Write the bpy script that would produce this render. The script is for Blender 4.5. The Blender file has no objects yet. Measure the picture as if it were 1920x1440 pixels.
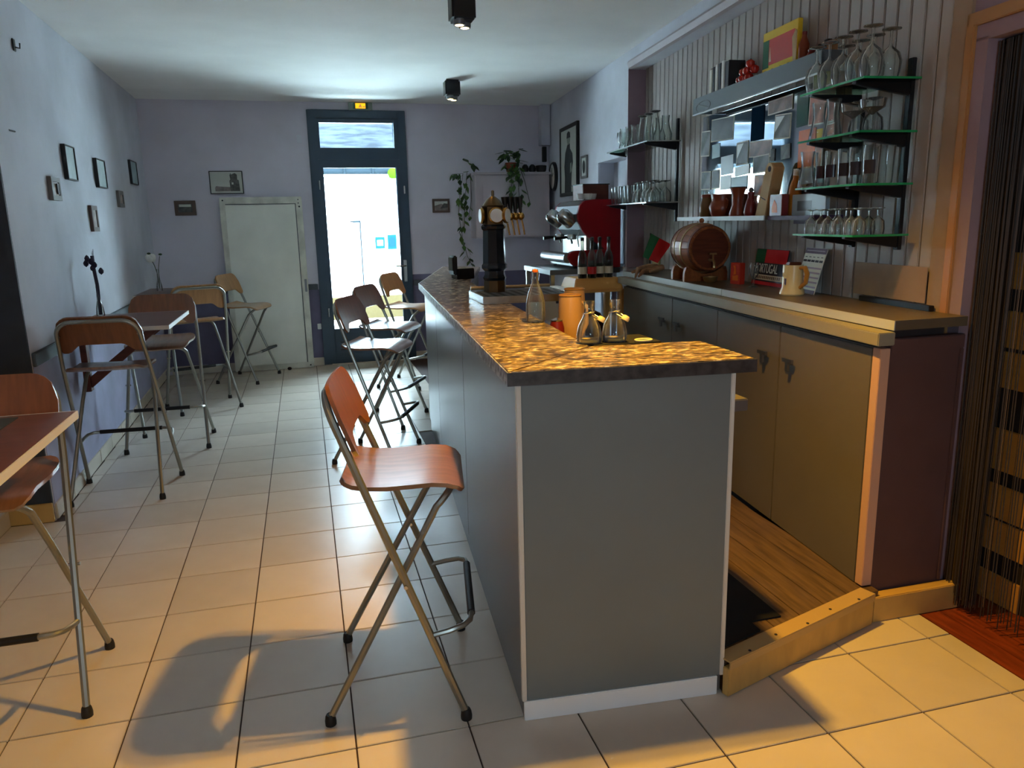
import bpy, bmesh, math, random
from mathutils import Vector, Matrix, Euler
random.seed(7)
SC = bpy.context.scene
COL = SC.collection
PI = math.pi

# ------------------------------------------------------------------ camera, world, exposure
cam_d = bpy.data.cameras.new('camera'); cam = bpy.data.objects.new('camera', cam_d); COL.objects.link(cam)
SC.camera = cam
_yaw, _pitch, _roll = .2598, .2122, .0220
_f = Vector((math.sin(_yaw)*math.cos(_pitch), math.cos(_yaw)*math.cos(_pitch), -math.sin(_pitch)))
_r = Vector((math.cos(_yaw), -math.sin(_yaw), 0)); _d = _f.cross(_r)
_r2 = math.cos(_roll)*_r + math.sin(_roll)*_d; _d2 = -math.sin(_roll)*_r + math.cos(_roll)*_d
M = Matrix((( _r2.x, -_d2.x, -_f.x), (_r2.y, -_d2.y, -_f.y), (_r2.z, -_d2.z, -_f.z))).to_4x4()
M.translation = Vector((.2936, -2.3203, 1.4823)); cam.matrix_world = M
cam_d.sensor_fit = 'HORIZONTAL'; cam_d.sensor_width = 36; cam_d.lens = 36*1425.65/1920
cam_d.clip_start = .02; cam_d.clip_end = 200
W = bpy.data.worlds.new('overcast_sky'); SC.world = W; W.use_nodes = True
_bg = W.node_tree.nodes['Background']; _bg.inputs[0].default_value = (.58, .82, 1.0, 1); _bg.inputs[1].default_value = 54.0
SC.view_settings.view_transform = 'Standard'; SC.view_settings.look = 'None'
SC.view_settings.exposure = 0.0; SC.view_settings.gamma = 1.0; SC.view_settings.use_curve_mapping = False
SC.cycles.use_denoising = True; SC.cycles.max_bounces = 16; SC.cycles.diffuse_bounces = 10
SC.cycles.glossy_bounces = 4; SC.cycles.transparent_max_bounces = 24; SC.cycles.transmission_bounces = 6
SC.cycles.caustics_reflective = False; SC.cycles.caustics_refractive = False
SC.cycles.sample_clamp_indirect = 60.0
def portal(name, loc, size, rot):
    l = bpy.data.lights.new(name, 'AREA'); l.shape = 'RECTANGLE'; l.size, l.size_y = size
    l.cycles.is_portal = True
    o = bpy.data.objects.new(name, l); COL.objects.link(o); o.location = loc; o.rotation_euler = rot
    return o
portal('daylight_portal_door', (.915, 6.13, 1.43), (.80, 2.2), (-PI/2, 0, 0))
portal('daylight_portal_window', (.55, -3.61, 1.55), (.56, .30), (PI/2, 0, 0))

# ------------------------------------------------------------------ materials
def lin(c):
    return tuple(((v/255)/12.92 if v/255 <= .04045 else ((v/255+.055)/1.055)**2.4) for v in c)
MATS = {}
def mat(name, rgb, rough=.5, metal=0, var=0, scale=8, stretch=(1,1,1), bump=0, bscale=None, emit=None, coat=0, spec=None, second=None, detail=4):
    m = bpy.data.materials.new(name); m.use_nodes = True; nt = m.node_tree; b = nt.nodes['Principled BSDF']
    c = lin(rgb)
    b.inputs['Roughness'].default_value = rough; b.inputs['Metallic'].default_value = metal
    if spec is not None: b.inputs['Specular IOR Level'].default_value = spec
    if coat: b.inputs['Coat Weight'].default_value = coat; b.inputs['Coat Roughness'].default_value = .12
    if var or bump:
        tc = nt.nodes.new('ShaderNodeTexCoord'); mp = nt.nodes.new('ShaderNodeMapping'); mp.inputs['Scale'].default_value = stretch
        nz = nt.nodes.new('ShaderNodeTexNoise'); nz.inputs['Scale'].default_value = scale; nz.inputs['Detail'].default_value = detail
        nt.links.new(tc.outputs['Object'], mp.inputs[0]); nt.links.new(mp.outputs[0], nz.inputs['Vector'])
    if var:
        r = nt.nodes.new('ShaderNodeValToRGB')
        d = lin(second) if second else tuple(v*(1-var) for v in c)
        e = c if second else tuple(min(1, v*(1+var*.6)) for v in c)
        r.color_ramp.elements[0].position = .35; r.color_ramp.elements[1].position = .65
        r.color_ramp.elements[0].color = (*d, 1); r.color_ramp.elements[1].color = (*e, 1)
        nt.links.new(nz.outputs['Fac'], r.inputs[0]); nt.links.new(r.outputs[0], b.inputs['Base Color'])
    else: b.inputs['Base Color'].default_value = (*c, 1)
    if bump:
        bp = nt.nodes.new('ShaderNodeBump'); bp.inputs['Strength'].default_value = bump; bp.inputs['Distance'].default_value = .01
        if bscale:
            n2 = nt.nodes.new('ShaderNodeTexNoise'); n2.inputs['Scale'].default_value = bscale; n2.inputs['Detail'].default_value = 3
            nt.links.new(mp.outputs[0], n2.inputs['Vector']); nt.links.new(n2.outputs['Fac'], bp.inputs['Height'])
        else: nt.links.new(nz.outputs['Fac'], bp.inputs['Height'])
        nt.links.new(bp.outputs[0], b.inputs['Normal'])
    if emit:
        b.inputs['Emission Color'].default_value = (*lin(emit[:3]), 1); b.inputs['Emission Strength'].default_value = emit[3]
    MATS[name] = m
    return m
def glass(name, tint=(255,255,255), refl=.9, edge=1.3, rim_highlight=0.0):
    m = bpy.data.materials.new(name); m.use_nodes = True; nt = m.node_tree; nt.nodes.clear()
    out = nt.nodes.new('ShaderNodeOutputMaterial'); mx = nt.nodes.new('ShaderNodeMixShader'); fr = nt.nodes.new('ShaderNodeFresnel')
    fr.inputs['IOR'].default_value = edge
    t = nt.nodes.new('ShaderNodeBsdfTransparent'); t.inputs[0].default_value = (*lin(tint), 1)
    g = nt.nodes.new('ShaderNodeBsdfGlossy'); g.inputs['Color'].default_value = (refl, refl, refl, 1); g.inputs['Roughness'].default_value = .04
    nt.links.new(fr.outputs[0], mx.inputs[0]); src = t.outputs[0]
    if rim_highlight:  # white mixed in at grazing rims stands in for bright edge highlights
        lw = nt.nodes.new('ShaderNodeLayerWeight'); lw.inputs['Blend'].default_value = .35
        pw = nt.nodes.new('ShaderNodeMath'); pw.operation = 'MULTIPLY'; pw.inputs[1].default_value = rim_highlight; nt.links.new(lw.outputs['Facing'], pw.inputs[0])
        d = nt.nodes.new('ShaderNodeBsdfDiffuse'); d.inputs[0].default_value = (.86,.88,.86,1)
        tl = nt.nodes.new('ShaderNodeBsdfTranslucent'); tl.inputs[0].default_value = (.86,.88,.86,1)
        md = nt.nodes.new('ShaderNodeMixShader'); md.inputs[0].default_value = .5; nt.links.new(d.outputs[0], md.inputs[1]); nt.links.new(tl.outputs[0], md.inputs[2])
        m2 = nt.nodes.new('ShaderNodeMixShader'); nt.links.new(pw.outputs[0], m2.inputs[0])
        nt.links.new(t.outputs[0], m2.inputs[1]); nt.links.new(md.outputs[0], m2.inputs[2]); src = m2.outputs[0]
    nt.links.new(src, mx.inputs[1]); nt.links.new(g.outputs[0], mx.inputs[2]); nt.links.new(mx.outputs[0], out.inputs[0])
    MATS[name] = m
    return m
mat('wall_lav', (204,206,216), .9, var=.10, scale=2.5, bump=.15, bscale=30)
mat('wall_back', (206,202,214), .9, var=.08, scale=2, bump=.1, bscale=30)
mat('wall_low', (106,102,130), .75, var=.15, scale=3, bump=.1, bscale=25)
mat('wall_low_left', (168,170,198), .8, var=.18, scale=2.5, bump=.1, bscale=25)
mat('wall_mauve', (150,128,140), .85, var=.08, scale=3)
mat('ceiling', (238,238,236), .9, var=.05, scale=2)
mat('slate_dark', (46,54,64), .7, var=.2, scale=6)
mat('dado', (70,78,84), .55)
mat('grout', (58,38,28), .9)
def tile_mat():
    m = mat('tile', (204,192,176), .27, var=.07, scale=3, bump=.04, bscale=14)
    nt = m.node_tree; b = nt.nodes['Principled BSDF']
    oi = nt.nodes.new('ShaderNodeObjectInfo'); mr = nt.nodes.new('ShaderNodeMapRange'); mr.inputs[3].default_value = .93; mr.inputs[4].default_value = 1.05
    nt.links.new(oi.outputs['Random'], mr.inputs[0])
    hsv = nt.nodes.new('ShaderNodeHueSaturation'); src = b.inputs['Base Color'].links[0].from_socket
    nt.links.new(src, hsv.inputs['Color']); nt.links.new(mr.outputs[0], hsv.inputs['Value']); nt.links.new(hsv.outputs[0], b.inputs['Base Color'])
    return m
tile_mat()
mat('skirt_tile', (206,196,178), .4, var=.06, scale=4)
mat('tan_wood', (196,160,92), .45, var=.15, scale=5, stretch=(1,8,1))
mat('red_wood', (120,52,26), .35, var=.35, scale=6, stretch=(10,1,1))
mat('oak', (98,76,54), .5, var=.35, scale=5, stretch=(14,1,1), bump=.1)
mat('stool_wood', (126,76,44), .34, var=.18, scale=7, stretch=(1,6,1), coat=.4)
mat('stool_wood_pale', (182,132,80), .38, var=.15, scale=7, stretch=(1,6,1), coat=.2)
mat('tube', (150,150,142), .32, metal=.75)
mat('rubber', (16,16,18), .6)
mat('table_red', (98,58,46), .35, var=.15, scale=8, stretch=(1,6,1))
mat('edge_white', (206,204,198), .5)
mat('bracket_wood', (98,44,28), .5, var=.2, scale=8, stretch=(1,1,6))
mat('laminate', (100,96,94), .34, var=.05, scale=4, spec=.4)
mat('laminate_front', (108,118,122), .5, var=.04, scale=3)
mat('plinth_white', (236,240,242), .3)
mat('trim_alu', (205,203,196), .45)
def granite():
    m = mat('granite', (136,116,92), .2, var=1, scale=30, stretch=(1,1.7,1), second=(52,42,34), detail=10, bump=.06, bscale=60)
    r = [n for n in m.node_tree.nodes if n.type == 'VALTORGB'][0]
    r.color_ramp.elements[0].position = .40; r.color_ramp.elements[1].position = .49
    for p, c in ((.56,(146,126,100)),(.62,(214,200,172))):
        e = r.color_ramp.elements.new(p); e.color = (*lin(c), 1)
    [n for n in m.node_tree.nodes if n.type == 'TEX_NOISE'][0].inputs['Roughness'].default_value = .62
granite()
mat('granite_edge', (66,62,62), .45, var=.5, scale=30, second=(36,34,36)); mat('granite_edge_worn_lit', (168,166,164), .5, var=.5, scale=45, second=(84,80,80))  # side band is worn, and also paler for the light falling on it
mat('metal_dark', (28,30,34), .4, metal=.3)
mat('black', (14,14,16), .45)
mat('black_gloss', (10,11,14), .15)
mat('steel', (190,192,190), .25, metal=1)
mat('steel_dull', (120,122,124), .4, metal=.9)
mat('brass', (196,160,92), .25, metal=1)
mat('bronze', (104,84,58), .3, metal=.9)
mat('tap_body', (20,28,36), .2)
mat('red_paint', (150,14,26), .3)
mat('cab_door', (104,97,84), .6, var=.05, scale=3)
mat('cab_end', (92,66,66), .7, var=.1, scale=4)
mat('pink_post', (206,164,140), .6)
mat('worktop', (100,90,74), .35, var=.06, scale=6)
mat('worktop_edge', (186,192,192), .5)
mat('fascia', (148,142,124), .55)
mat('plank', (172,163,157), .6, var=.06, scale=4)
mat('nosing_metal', (196,166,112), .5, metal=.25); mat('gap_shade', (60,48,46), .9)  # dark tone puts the shade of narrow gaps into the colour
mat('plaster', (160,136,112), .8, var=.12, scale=5)
mat('door_paint', (46,66,84), .45, var=.08, scale=5)
mat('frame_tan', (176,128,76), .5)
mat('white_paint', (226,228,218), .5, var=.07, scale=3)
mat('white_worn', (206,206,194), .55, var=.25, scale=6, detail=8)
mat('white_plain', (222,222,218), .6); mat('cup_paint', (186,176,182), .55, var=.06, scale=3)
mat('paper', (222,220,208), .8)
mat('kraft', (196,166,118), .8)
mat('clay', (138,62,36), .35, var=.15, scale=10)
mat('barrel_wood', (150,84,40), .4, var=.25, scale=9, stretch=(6,1,6))
mat('barrel_dark', (104,48,24), .4, var=.25, scale=9, stretch=(1,1,8))
mat('hoop', (170,140,96), .35, metal=.8)
mat('flag_green', (12,92,48), .7); mat('flag_red', (208,22,26), .7); mat('yellow', (232,196,40), .6)
mat('sign_black', (20,16,18), .4); mat('sign_cream', (216,198,160), .5); mat('red_box', (196,46,22), .5)
mat('cream', (232,214,160), .3); mat('mug_handle', (188,134,58), .4); mat('mug_brown', (96,52,30), .4)
mat('violet', (84,56,86), .6); mat('ink', (40,36,44), .7); mat('pale_violet', (170,150,170), .7)
mat('leaf', (78,118,56), .6, var=.4, scale=20); mat('leaf_dark', (50,76,48), .6); mat('stem', (60,64,44), .7)
mat('petal_white', (232,232,228), .6); mat('petal_dark', (42,34,58), .6)
mat('tan_plastic', (214,160,84), .5); mat('tan_pitcher', (214,166,106), .45)
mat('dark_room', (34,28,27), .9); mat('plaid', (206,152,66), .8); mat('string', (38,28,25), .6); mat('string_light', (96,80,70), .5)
mat('facade', (240,240,236), .9); mat('facade_cream', (60,51,33), .9, spec=0); mat('street', (224,222,212), .9)
mat('slate_roof', (39,42,46), .9, spec=0, var=.4, scale=3, stretch=(1,1,6)); mat('gutter', (26,32,36), .9, spec=0); mat('blue_tile', (16,48,60), .9, spec=0); mat('blue_dark', (18,42,62), .9, spec=0); mat('lime', (44,70,12), .9, spec=0)
mat('sage', (126,140,132), .6); mat('photo_grey', (120,126,128), .6, var=.7, scale=9); mat('photo_dark', (58,56,60), .5, var=.5, scale=12)
mat('photo_mauve', (140,108,96), .5, var=.6, scale=14); mat('photo_pink', (186,112,92), .5, var=.5, scale=16); mat('photo_brown', (168,92,40), .5, var=.6, scale=18)
mat('card_orange', (232,112,14), .5, var=.15, scale=8); mat('card_white', (226,232,230), .4); mat('card_blue', (168,186,194), .4); mat('green_glass', (18,84,64), .15, coat=.5)
mat('photo_green', (140,140,70), .5, var=.5, scale=14); mat('photo_purple', (86,62,74), .5, var=.5, scale=18); mat('fascia_grey', (96,106,114), .45)
mat('pepper', (188,36,22), .25); mat('amber', (176,108,30), .2); mat('teal', (70,110,116), .4); mat('book_dark', (34,34,44), .6); mat('drift', (150,110,76), .8, var=.4, scale=14)
mat('jar_olive', (110,78,36), .3); mat('dark_red', (120,30,26), .4); mat('appliance', (86,84,90), .4); mat('beige', (206,196,172), .5); mat('syrup', (44,14,20), .25); mat('label_red', (190,36,36), .5)
mat('lamp_disc', (255,240,200), .5, emit=(255,222,150,14)); mat('amber_glow', (255,180,30), .5, emit=(255,170,20,1.6)); mat('sign_green', (30,84,56), .5)
mat('mirror', (222,228,230), .04, metal=1); mat('neon_tube', (240,250,250), .2)
mat('mat_black', (14,14,16), .95)
mat('liquid', (190,170,90), .1)
glass('glass_clear', (250,252,251), .95, 1.28, .55); glass('glass_pane', (252,253,253), .9, 1.3); glass('glass_shelf', (206,230,214), .9, 1.35); glass('glass_smoke', (216,214,208), .9, 1.3, .4)
mat('glass_edge', (40,150,92), .2)

# ------------------------------------------------------------------ mesh helpers
class MB:
    def __init__(s): s.v = []; s.f = []
    def add(s, vs, fs):
        o = len(s.v); s.v += [tuple(v) for v in vs]; s.f += [tuple(i+o for i in f) for f in fs]; return s
    def box(s, x0, x1, y0, y1, z0, z1):
        return s.prism([(x0,y0),(x1,y0),(x1,y1),(x0,y1)], z0, z1)
    def prism(s, poly, z0, z1):
        a = sum(poly[i][0]*poly[(i+1)%len(poly)][1]-poly[(i+1)%len(poly)][0]*poly[i][1] for i in range(len(poly)))
        if a < 0: poly = poly[::-1]
        n = len(poly)
        return s.add([(x,y,z0) for x,y in poly]+[(x,y,z1) for x,y in poly],
              [tuple(range(n-1,-1,-1)), tuple(range(n,2*n))]+[(i,(i+1)%n,n+(i+1)%n,n+i) for i in range(n)])
    def prismx(s, poly, x0, x1):      # polygon in (y,z) extruded along x
        b = MB().prism(poly, x0, x1); return s.add([(z,x,y) for x,y,z in b.v], b.f)
    def prismy(s, poly, y0, y1):      # polygon in (x,z) extruded along y
        b = MB().prism(poly, y0, y1); return s.add([(x,z,y) for x,y,z in b.v], [f[::-1] for f in b.f])
    def tube(s, pts, r, n=8, closed=False, cap=True):
        pts = [Vector(p) for p in pts]; m = len(pts); rings = []
        rr = r if isinstance(r, (list,tuple)) else [r]*m
        up = None
        for i, p in enumerate(pts):
            if closed: t = (pts[(i+1)%m]-pts[i-1])
            else: t = (pts[min(i+1,m-1)]-pts[max(i-1,0)])
            t.normalize()
            if up is None:
                up = Vector((0,0,1)) if abs(t.z) < .9 else Vector((1,0,0))
            u = (up - t*up.dot(t)); u.normalize(); w = t.cross(u); up = u
            rings.append([p+rr[i]*(math.cos(2*PI*k/n)*u+math.sin(2*PI*k/n)*w) for k in range(n)])
        vs = [v for R in rings for v in R]; fs = []
        for i in range(m if closed else m-1):
            a, b = i*n, ((i+1)%m)*n
            fs += [(a+k, a+(k+1)%n, b+(k+1)%n, b+k) for k in range(n)]
        if cap and not closed: fs += [tuple(range(n-1,-1,-1)), tuple((m-1)*n+k for k in range(n))]
        return s.add(vs, fs)
    def cyl(s, p0, p1, r, n=16, r1=None):
        return s.tube([p0, p1], [r, r if r1 is None else r1], n)
    def lathe(s, prof, n=20, c=(0,0,0), axis='z'):
        vs = []; fs = []
        for r, z in prof: vs += [(r*math.cos(2*PI*k/n), r*math.sin(2*PI*k/n), z) for k in range(n)]
        m = len(prof)
        for i in range(m-1): fs += [(i*n+k, i*n+(k+1)%n, (i+1)*n+(k+1)%n, (i+1)*n+k) for k in range(n)]
        if prof[0][0] > 1e-5: fs.append(tuple(range(n-1,-1,-1)))
        if prof[-1][0] > 1e-5: fs.append(tuple((m-1)*n+k for k in range(n)))
        if axis == 'y': vs = [(x, z, -y) for x,y,z in vs]
        if axis == 'x': vs = [(z, x, y) for x,y,z in vs]
        return s.add([(x+c[0],y+c[1],z+c[2]) for x,y,z in vs], fs)
    def shell(s, prof, t, n=20, c=(0,0,0)):   # thin-walled vessel open at the top
        inner = [(max(r-t, .0005), z) for r, z in prof[::-1]]
        inner[-1] = (inner[-1][0], inner[-1][1]+t)
        return s.lathe(prof+inner, n, c)
    def sphere(s, c, r, n=10, sz=1.0):
        return s.lathe([(max(1e-4, r*math.sin(PI*i/n)), -r*sz*math.cos(PI*i/n)) for i in range(n+1)], n+4, c)
    def xf(s, m):
        s.v = [tuple(m @ Vector(v)) for v in s.v]; return s
    def build(s, name, m, parent=None, smooth=False, bev=0, loc=None, rz=0, **kw):
        me = bpy.data.meshes.new(name); me.from_pydata(s.v, [], s.f)
        bm = bmesh.new(); bm.from_mesh(me)
        bmesh.ops.remove_doubles(bm, verts=bm.verts, dist=1e-5)
        bmesh.ops.recalc_face_normals(bm, faces=bm.faces)
        if bev:
            ed = [e for e in bm.edges if len(e.link_faces) == 2 and e.calc_face_angle() > .6]
            if ed: bmesh.ops.bevel(bm, geom=ed, offset=bev, segments=2, affect='EDGES', clamp_overlap=True)
        bm.to_mesh(me); bm.free()
        me.materials.append(MATS[m])
        o = bpy.data.objects.new(name, me); COL.objects.link(o)
        if smooth:
            for p in me.polygons: p.use_smooth = True
            try: me.set_sharp_from_angle(angle=math.radians(40))
            except Exception: pass
        if parent: o.parent = parent
        if loc: o.location = loc
        if rz: o.rotation_euler.z = rz
        return tag(o, **kw)
def tag(o, label=None, cat=None, group=None, kind=None):
    if label: o['label'] = label
    if cat: o['category'] = cat
    if group: o['group'] = group
    if kind: o['kind'] = kind
    return o
def thing(name, label, cat, loc=(0,0,0), rz=0, group=None, kind=None):
    o = bpy.data.objects.new(name, None); COL.objects.link(o); o.empty_display_size = .05
    o.location = loc; o.rotation_euler.z = rz
    return tag(o, label, cat, group, kind)
def dup(o, parent=None):
    c = o.copy(); COL.objects.link(c)
    if parent: c.parent = parent
    for ch in o.children: dup(ch, c)
    return c
def text(s, size, m, parent, loc, rot, name='lettering', sx=1.0, extrude=.0008):
    cu = bpy.data.curves.new(name, 'FONT'); cu.body = s; cu.size = size; cu.align_x = 'CENTER'; cu.align_y = 'CENTER'; cu.extrude = extrude
    t = bpy.data.objects.new(name+'_tmp', cu); COL.objects.link(t)
    dg = bpy.context.evaluated_depsgraph_get(); me = bpy.data.meshes.new_from_object(t.evaluated_get(dg))
    bpy.data.objects.remove(t); me.materials.clear(); me.materials.append(MATS[m])
    o = bpy.data.objects.new(name, me); COL.objects.link(o); o.parent = parent; o.location = loc; o.rotation_euler = rot; o.scale = (sx,1,1)
    return o
ORD = ['first','second','third','fourth','fifth','sixth','seventh','eighth','ninth','tenth','eleventh','twelfth','thirteenth']
def arc(c, r, a0, a1, n, f):
    return [f(c[0]+r*math.cos(a0+(a1-a0)*i/n), c[1]+r*math.sin(a0+(a1-a0)*i/n)) for i in range(n+1)]

# wall frames -------------------------------------------------------
LX = lambda y: -1.065-.0197*(y-1.93)                    # left wall face
LROT = math.atan(.0197)
AX = lambda y: 2.428+.0927*y                            # right wall, rear section
BX = lambda y: 2.565+.0927*y                            # panelled wall behind the bar
TH = -math.atan(.0927); CT, ST = math.cos(TH), math.sin(TH)
def WB(s, d, z): return (BX(s)-d*CT, s-d*ST, z)         # local +y along the wall, -x to the room
def WA(s, d, z): return (AX(s)-d*CT, s-d*ST, z)

# ------------------------------------------------------------------ room shell
ZC = 2.69
def struct(mb, name, m, label, cat, **kw): return mb.build(name, m, label=label, cat=cat, kind='structure', **kw)
struct(MB().prism([(LX(1.93),1.93),(LX(6.12),6.12),(LX(6.12)-.21,6.12),(LX(1.93)-.21,1.93)], -.05, ZC), 'wall_left', 'wall_lav', 'pale blue grey left wall hung with small pictures', 'wall')
struct(MB().box(LX(1.93)-.206, LX(1.93)-.001, 1.915, 1.93, .0, ZC), 'trim_1', 'slate_dark', 'dark slate end face of the left wall beside the near table', 'wall end')
struct(MB().box(-1.38, -1.275, -3.7, 1.93, -.05, ZC), 'wall_left_recess', 'wall_lav', 'recessed grey left wall beside the nearest table', 'wall')
wb = MB()
wb.box(-1.35, .425, 6.0, 6.12, -.05, ZC); wb.box(1.405, 3.3, 6.0, 6.12, -.05, ZC); wb.box(.425, 1.405, 6.0, 6.12, 2.605, ZC)
struct(wb, 'wall_back', 'wall_back', 'mauve grey back wall around the glazed street door', 'wall')
wl = MB(); wl.prism([(LX(1.94)+.004,1.94),(LX(5.99)+.004,5.99),(LX(5.99)-.002,5.99),(LX(1.94)-.002,1.94)], .08, .81)
struct(wl, 'trim_2', 'wall_low_left', 'purple painted lower part of the left wall', 'wainscot')
struct(MB().prism([(LX(1.94)+.018,1.94),(LX(5.98)+.018,5.98),(LX(5.98)-.002,5.98),(LX(1.94)-.002,1.94)], .81, .88), 'trim_3', 'dado', 'dark grey dado rail along the left wall', 'dado rail', bev=.004)
struct(MB().box(LX(6)+.01, .42, 5.996, 6.001, .08, .81).box(1.41, 2.2, 5.996, 6.001, .08, .93).box(2.2, AX(6)-.01, 5.996, 6.001, .08, .93), 'trim_4', 'wall_low', 'purple painted lower part of the back wall', 'wainscot')
struct(MB().box(LX(6)+.03, .41, 5.985, 6.001, .81, .87).box(1.42, 2.0, 5.985, 6.001, .81, .87), 'trim_5', 'dado', 'dark dado rail along the back wall', 'dado rail', bev=.003)
# skirting tiles, one by one, left wall and back wall
bl = thing('baseboard_left', 'pale tile skirting along the left wall', 'baseboard', (0,0,0), kind='structure')
y = 1.94
while y < 5.96:
    y1 = min(y+.329, 5.975)
    MB().prism([(LX(y)+.012,y),(LX(y1)+.012,y1),(LX(y1)+.0005,y1),(LX(y)+.0005,y)], 0, .085).build('skirting_tile', 'skirt_tile', bl, bev=.002); y = y1+.004
bk = thing('baseboard_back', 'pale tile skirting along the back wall', 'baseboard', (0,0,0), kind='structure')
for x0, x1 in ((-1.10,-.81),(-.806,-.477),(-.473,-.144),(-.14,.189),(.193,.418),(1.412,1.7),(1.704,2.0)):
    MB().box(x0, x1, 5.988, 5.9995, 0, .085).build('skirting_tile', 'skirt_tile', bk, bev=.002)
struct(MB().box(-1.285, -1.062, 1.893, 1.914, 0, .10), 'baseboard_end', 'tan_wood', 'yellow wooden skirting block at the foot of the dark wall end', 'baseboard', bev=.003)
struct(MB().box(-1.274, -1.262, -3.6, 1.89, 0, .085), 'baseboard_recess', 'skirt_tile', 'pale skirting along the recessed wall', 'baseboard')
# ceiling
struct(MB().box(-1.5, 4.4, -3.8, 6.14, ZC, ZC+.12), 'ceiling', 'ceiling', 'plain off-white ceiling', 'ceiling')
# right wall rear section with niche
wr = MB()
def aq(y0, y1, d0, d1, z0, z1): wr.prism([WA(y0,d0,0)[:2], WA(y1,d0,0)[:2], WA(y1,d1,0)[:2], WA(y0,d1,0)[:2]], z0, z1)
aq(4.03, 6.12, 0, -.25, -.05, ZC); aq(3.27, 4.03, 0, -.25, 1.945, ZC); aq(3.27, 4.03, 0, -.25, -.05, 1.1); aq(3.31, 4.03, -.13, -.25, 1.1, 1.945); aq(3.27, 3.31, -.0, -.25, 1.1, 1.945)
struct(wr, 'wall_right_rear', 'wall_lav', 'lilac rear part of the right wall with a shallow niche', 'wall')
struct(MB().prism([WA(3.262,.002,0)[:2], WA(3.268,.002,0)[:2], WA(3.268,-.24,0)[:2], WA(3.262,-.24,0)[:2]], 1.1, 2.56), 'trim_6', 'wall_mauve', 'return strip tinted reddish for warm light where the panelling begins', 'wall end')  # mauve-brown panel carries the warm light on the wall end as colour
tn = thing('trim_7', 'thin pale frame around the wall niche', 'frame', kind='structure')
def wa_box(s0, s1, d0, d1, z0, z1): return MB().prism([WA(s0,d0,0)[:2], WA(s1,d0,0)[:2], WA(s1,d1,0)[:2], WA(s0,d1,0)[:2]], z0, z1)
def wb_box(s0, s1, d0, d1, z0, z1, mb=None): return (mb or MB()).prism([WB(s0,d0,0)[:2], WB(s1,d0,0)[:2], WB(s1,d1,0)[:2], WB(s0,d1,0)[:2]], z0, z1)
wa_box(4.03, 4.09, .001, .012, 1.1, 2.0).build('frame_side', 'wall_lav', tn); wa_box(3.28, 4.03, .001, .012, 1.945, 2.0).build('frame_head', 'wall_lav', tn)
# panelled wall: a backing and 43 planks, each its own piece
wp = wb_box(-.02, 3.5, -.02, -.2, -.05, 2.66); wb_box(-3.7, -1.05, 0, -.2, -.05, ZC, wp); wb_box(-1.05, -.02, 0, -.2, 2.10, ZC, wp)
wallR = struct(wp, 'wall_right', 'wall_mauve', 'right wall behind the bar, clad in pale boards, with the curtained doorway', 'wall')
tag(wb_box(.05, 3.44, -.0195, -.017, 1.1, 2.62).build('groove_backing', 'gap_shade', wallR))  # thin dark sheet put behind so the plank grooves look shaded
s = .055; pl0 = None
while s < 3.42:
    if pl0 is None:
        pl0 = MB().box(-.001, .016, .0, .0735, 1.1, 2.62).build('plank', 'plank', wallR, bev=.003); o = pl0
    else:
        o = pl0.copy(); COL.objects.link(o)
    o.location = WB(s, -.0, 0); o.rotation_euler.z = TH; s += .0805
struct(wb_box(-.035, .053, -.02, .012, 1.1, 2.62), 'trim_8', 'plaster', 'tan plastered strip at the right end of the panelling', 'trim')
wb_box(.053, .50, .0185, .0215, 1.14, 1.275).build('repair_patch', 'plaster', label='thin tan patch board low on the panelling above the worktop end', cat='board')
# beam and moulding above the panelling
struct(MB().prism([(AX(-3.6),-3.6),(AX(3.27),3.27),(BX(3.27)+.15,3.27),(BX(-3.6)+.15,-3.6)], 2.565, ZC), 'beam', 'wall_lav', 'long ceiling beam above the white panelling', 'beam')
mo = MB()
prof = [(0,2.565),(-.03,2.60),(-.022,2.615),(-.008,2.60),(0,2.605)]
def sweep(prof, y0, y1):
    m = MB(); n = len(prof); vs = [(AX(y)+p[0], y, p[1]) for y in (y0,y1) for p in prof]
    return m.add(vs, [tuple(range(n)), tuple(range(2*n-1,n-1,-1))]+[(i,(i+1)%n,n+(i+1)%n,n+i) for i in range(n)])
struct(sweep([(.001,2.55),(-.025,2.555),(-.035,2.59),(-.028,2.605),(.001,2.607)], -.5, 3.20), 'trim_9', 'cup_paint', 'white moulding running along the beam', 'moulding')
# front wall behind the viewer with a window
wf = MB().box(-1.4, .25, -3.75, -3.62, -.05, ZC).box(.85, 4.4, -3.75, -3.62, -.05, ZC).box(.25, .85, -3.75, -3.62, -.05, 1.38).box(.25, .85, -3.75, -3.62, 1.72, ZC)
struct(wf, 'wall_front', 'wall_lav', 'front wall behind the viewer', 'wall')
wn = thing('window_1', 'large front window behind the viewer', 'window', (.55,-3.68,1.38), kind='structure')
MB().box(-.30,-.28,-.03,.03,0,.34).box(.28,.30,-.03,.03,0,.34).box(-.28,.28,-.03,.03,0,.02).box(-.28,.28,-.03,.03,.32,.34).box(-.01,.01,-.03,.03,.02,.32).build('window_frame', 'door_paint', wn)
for x0, x1 in ((-.28,-.01),(.01,.28)): MB().box(x0, x1, -.003, .003, .02, .32).build('pane', 'glass_pane', wn)

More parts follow.
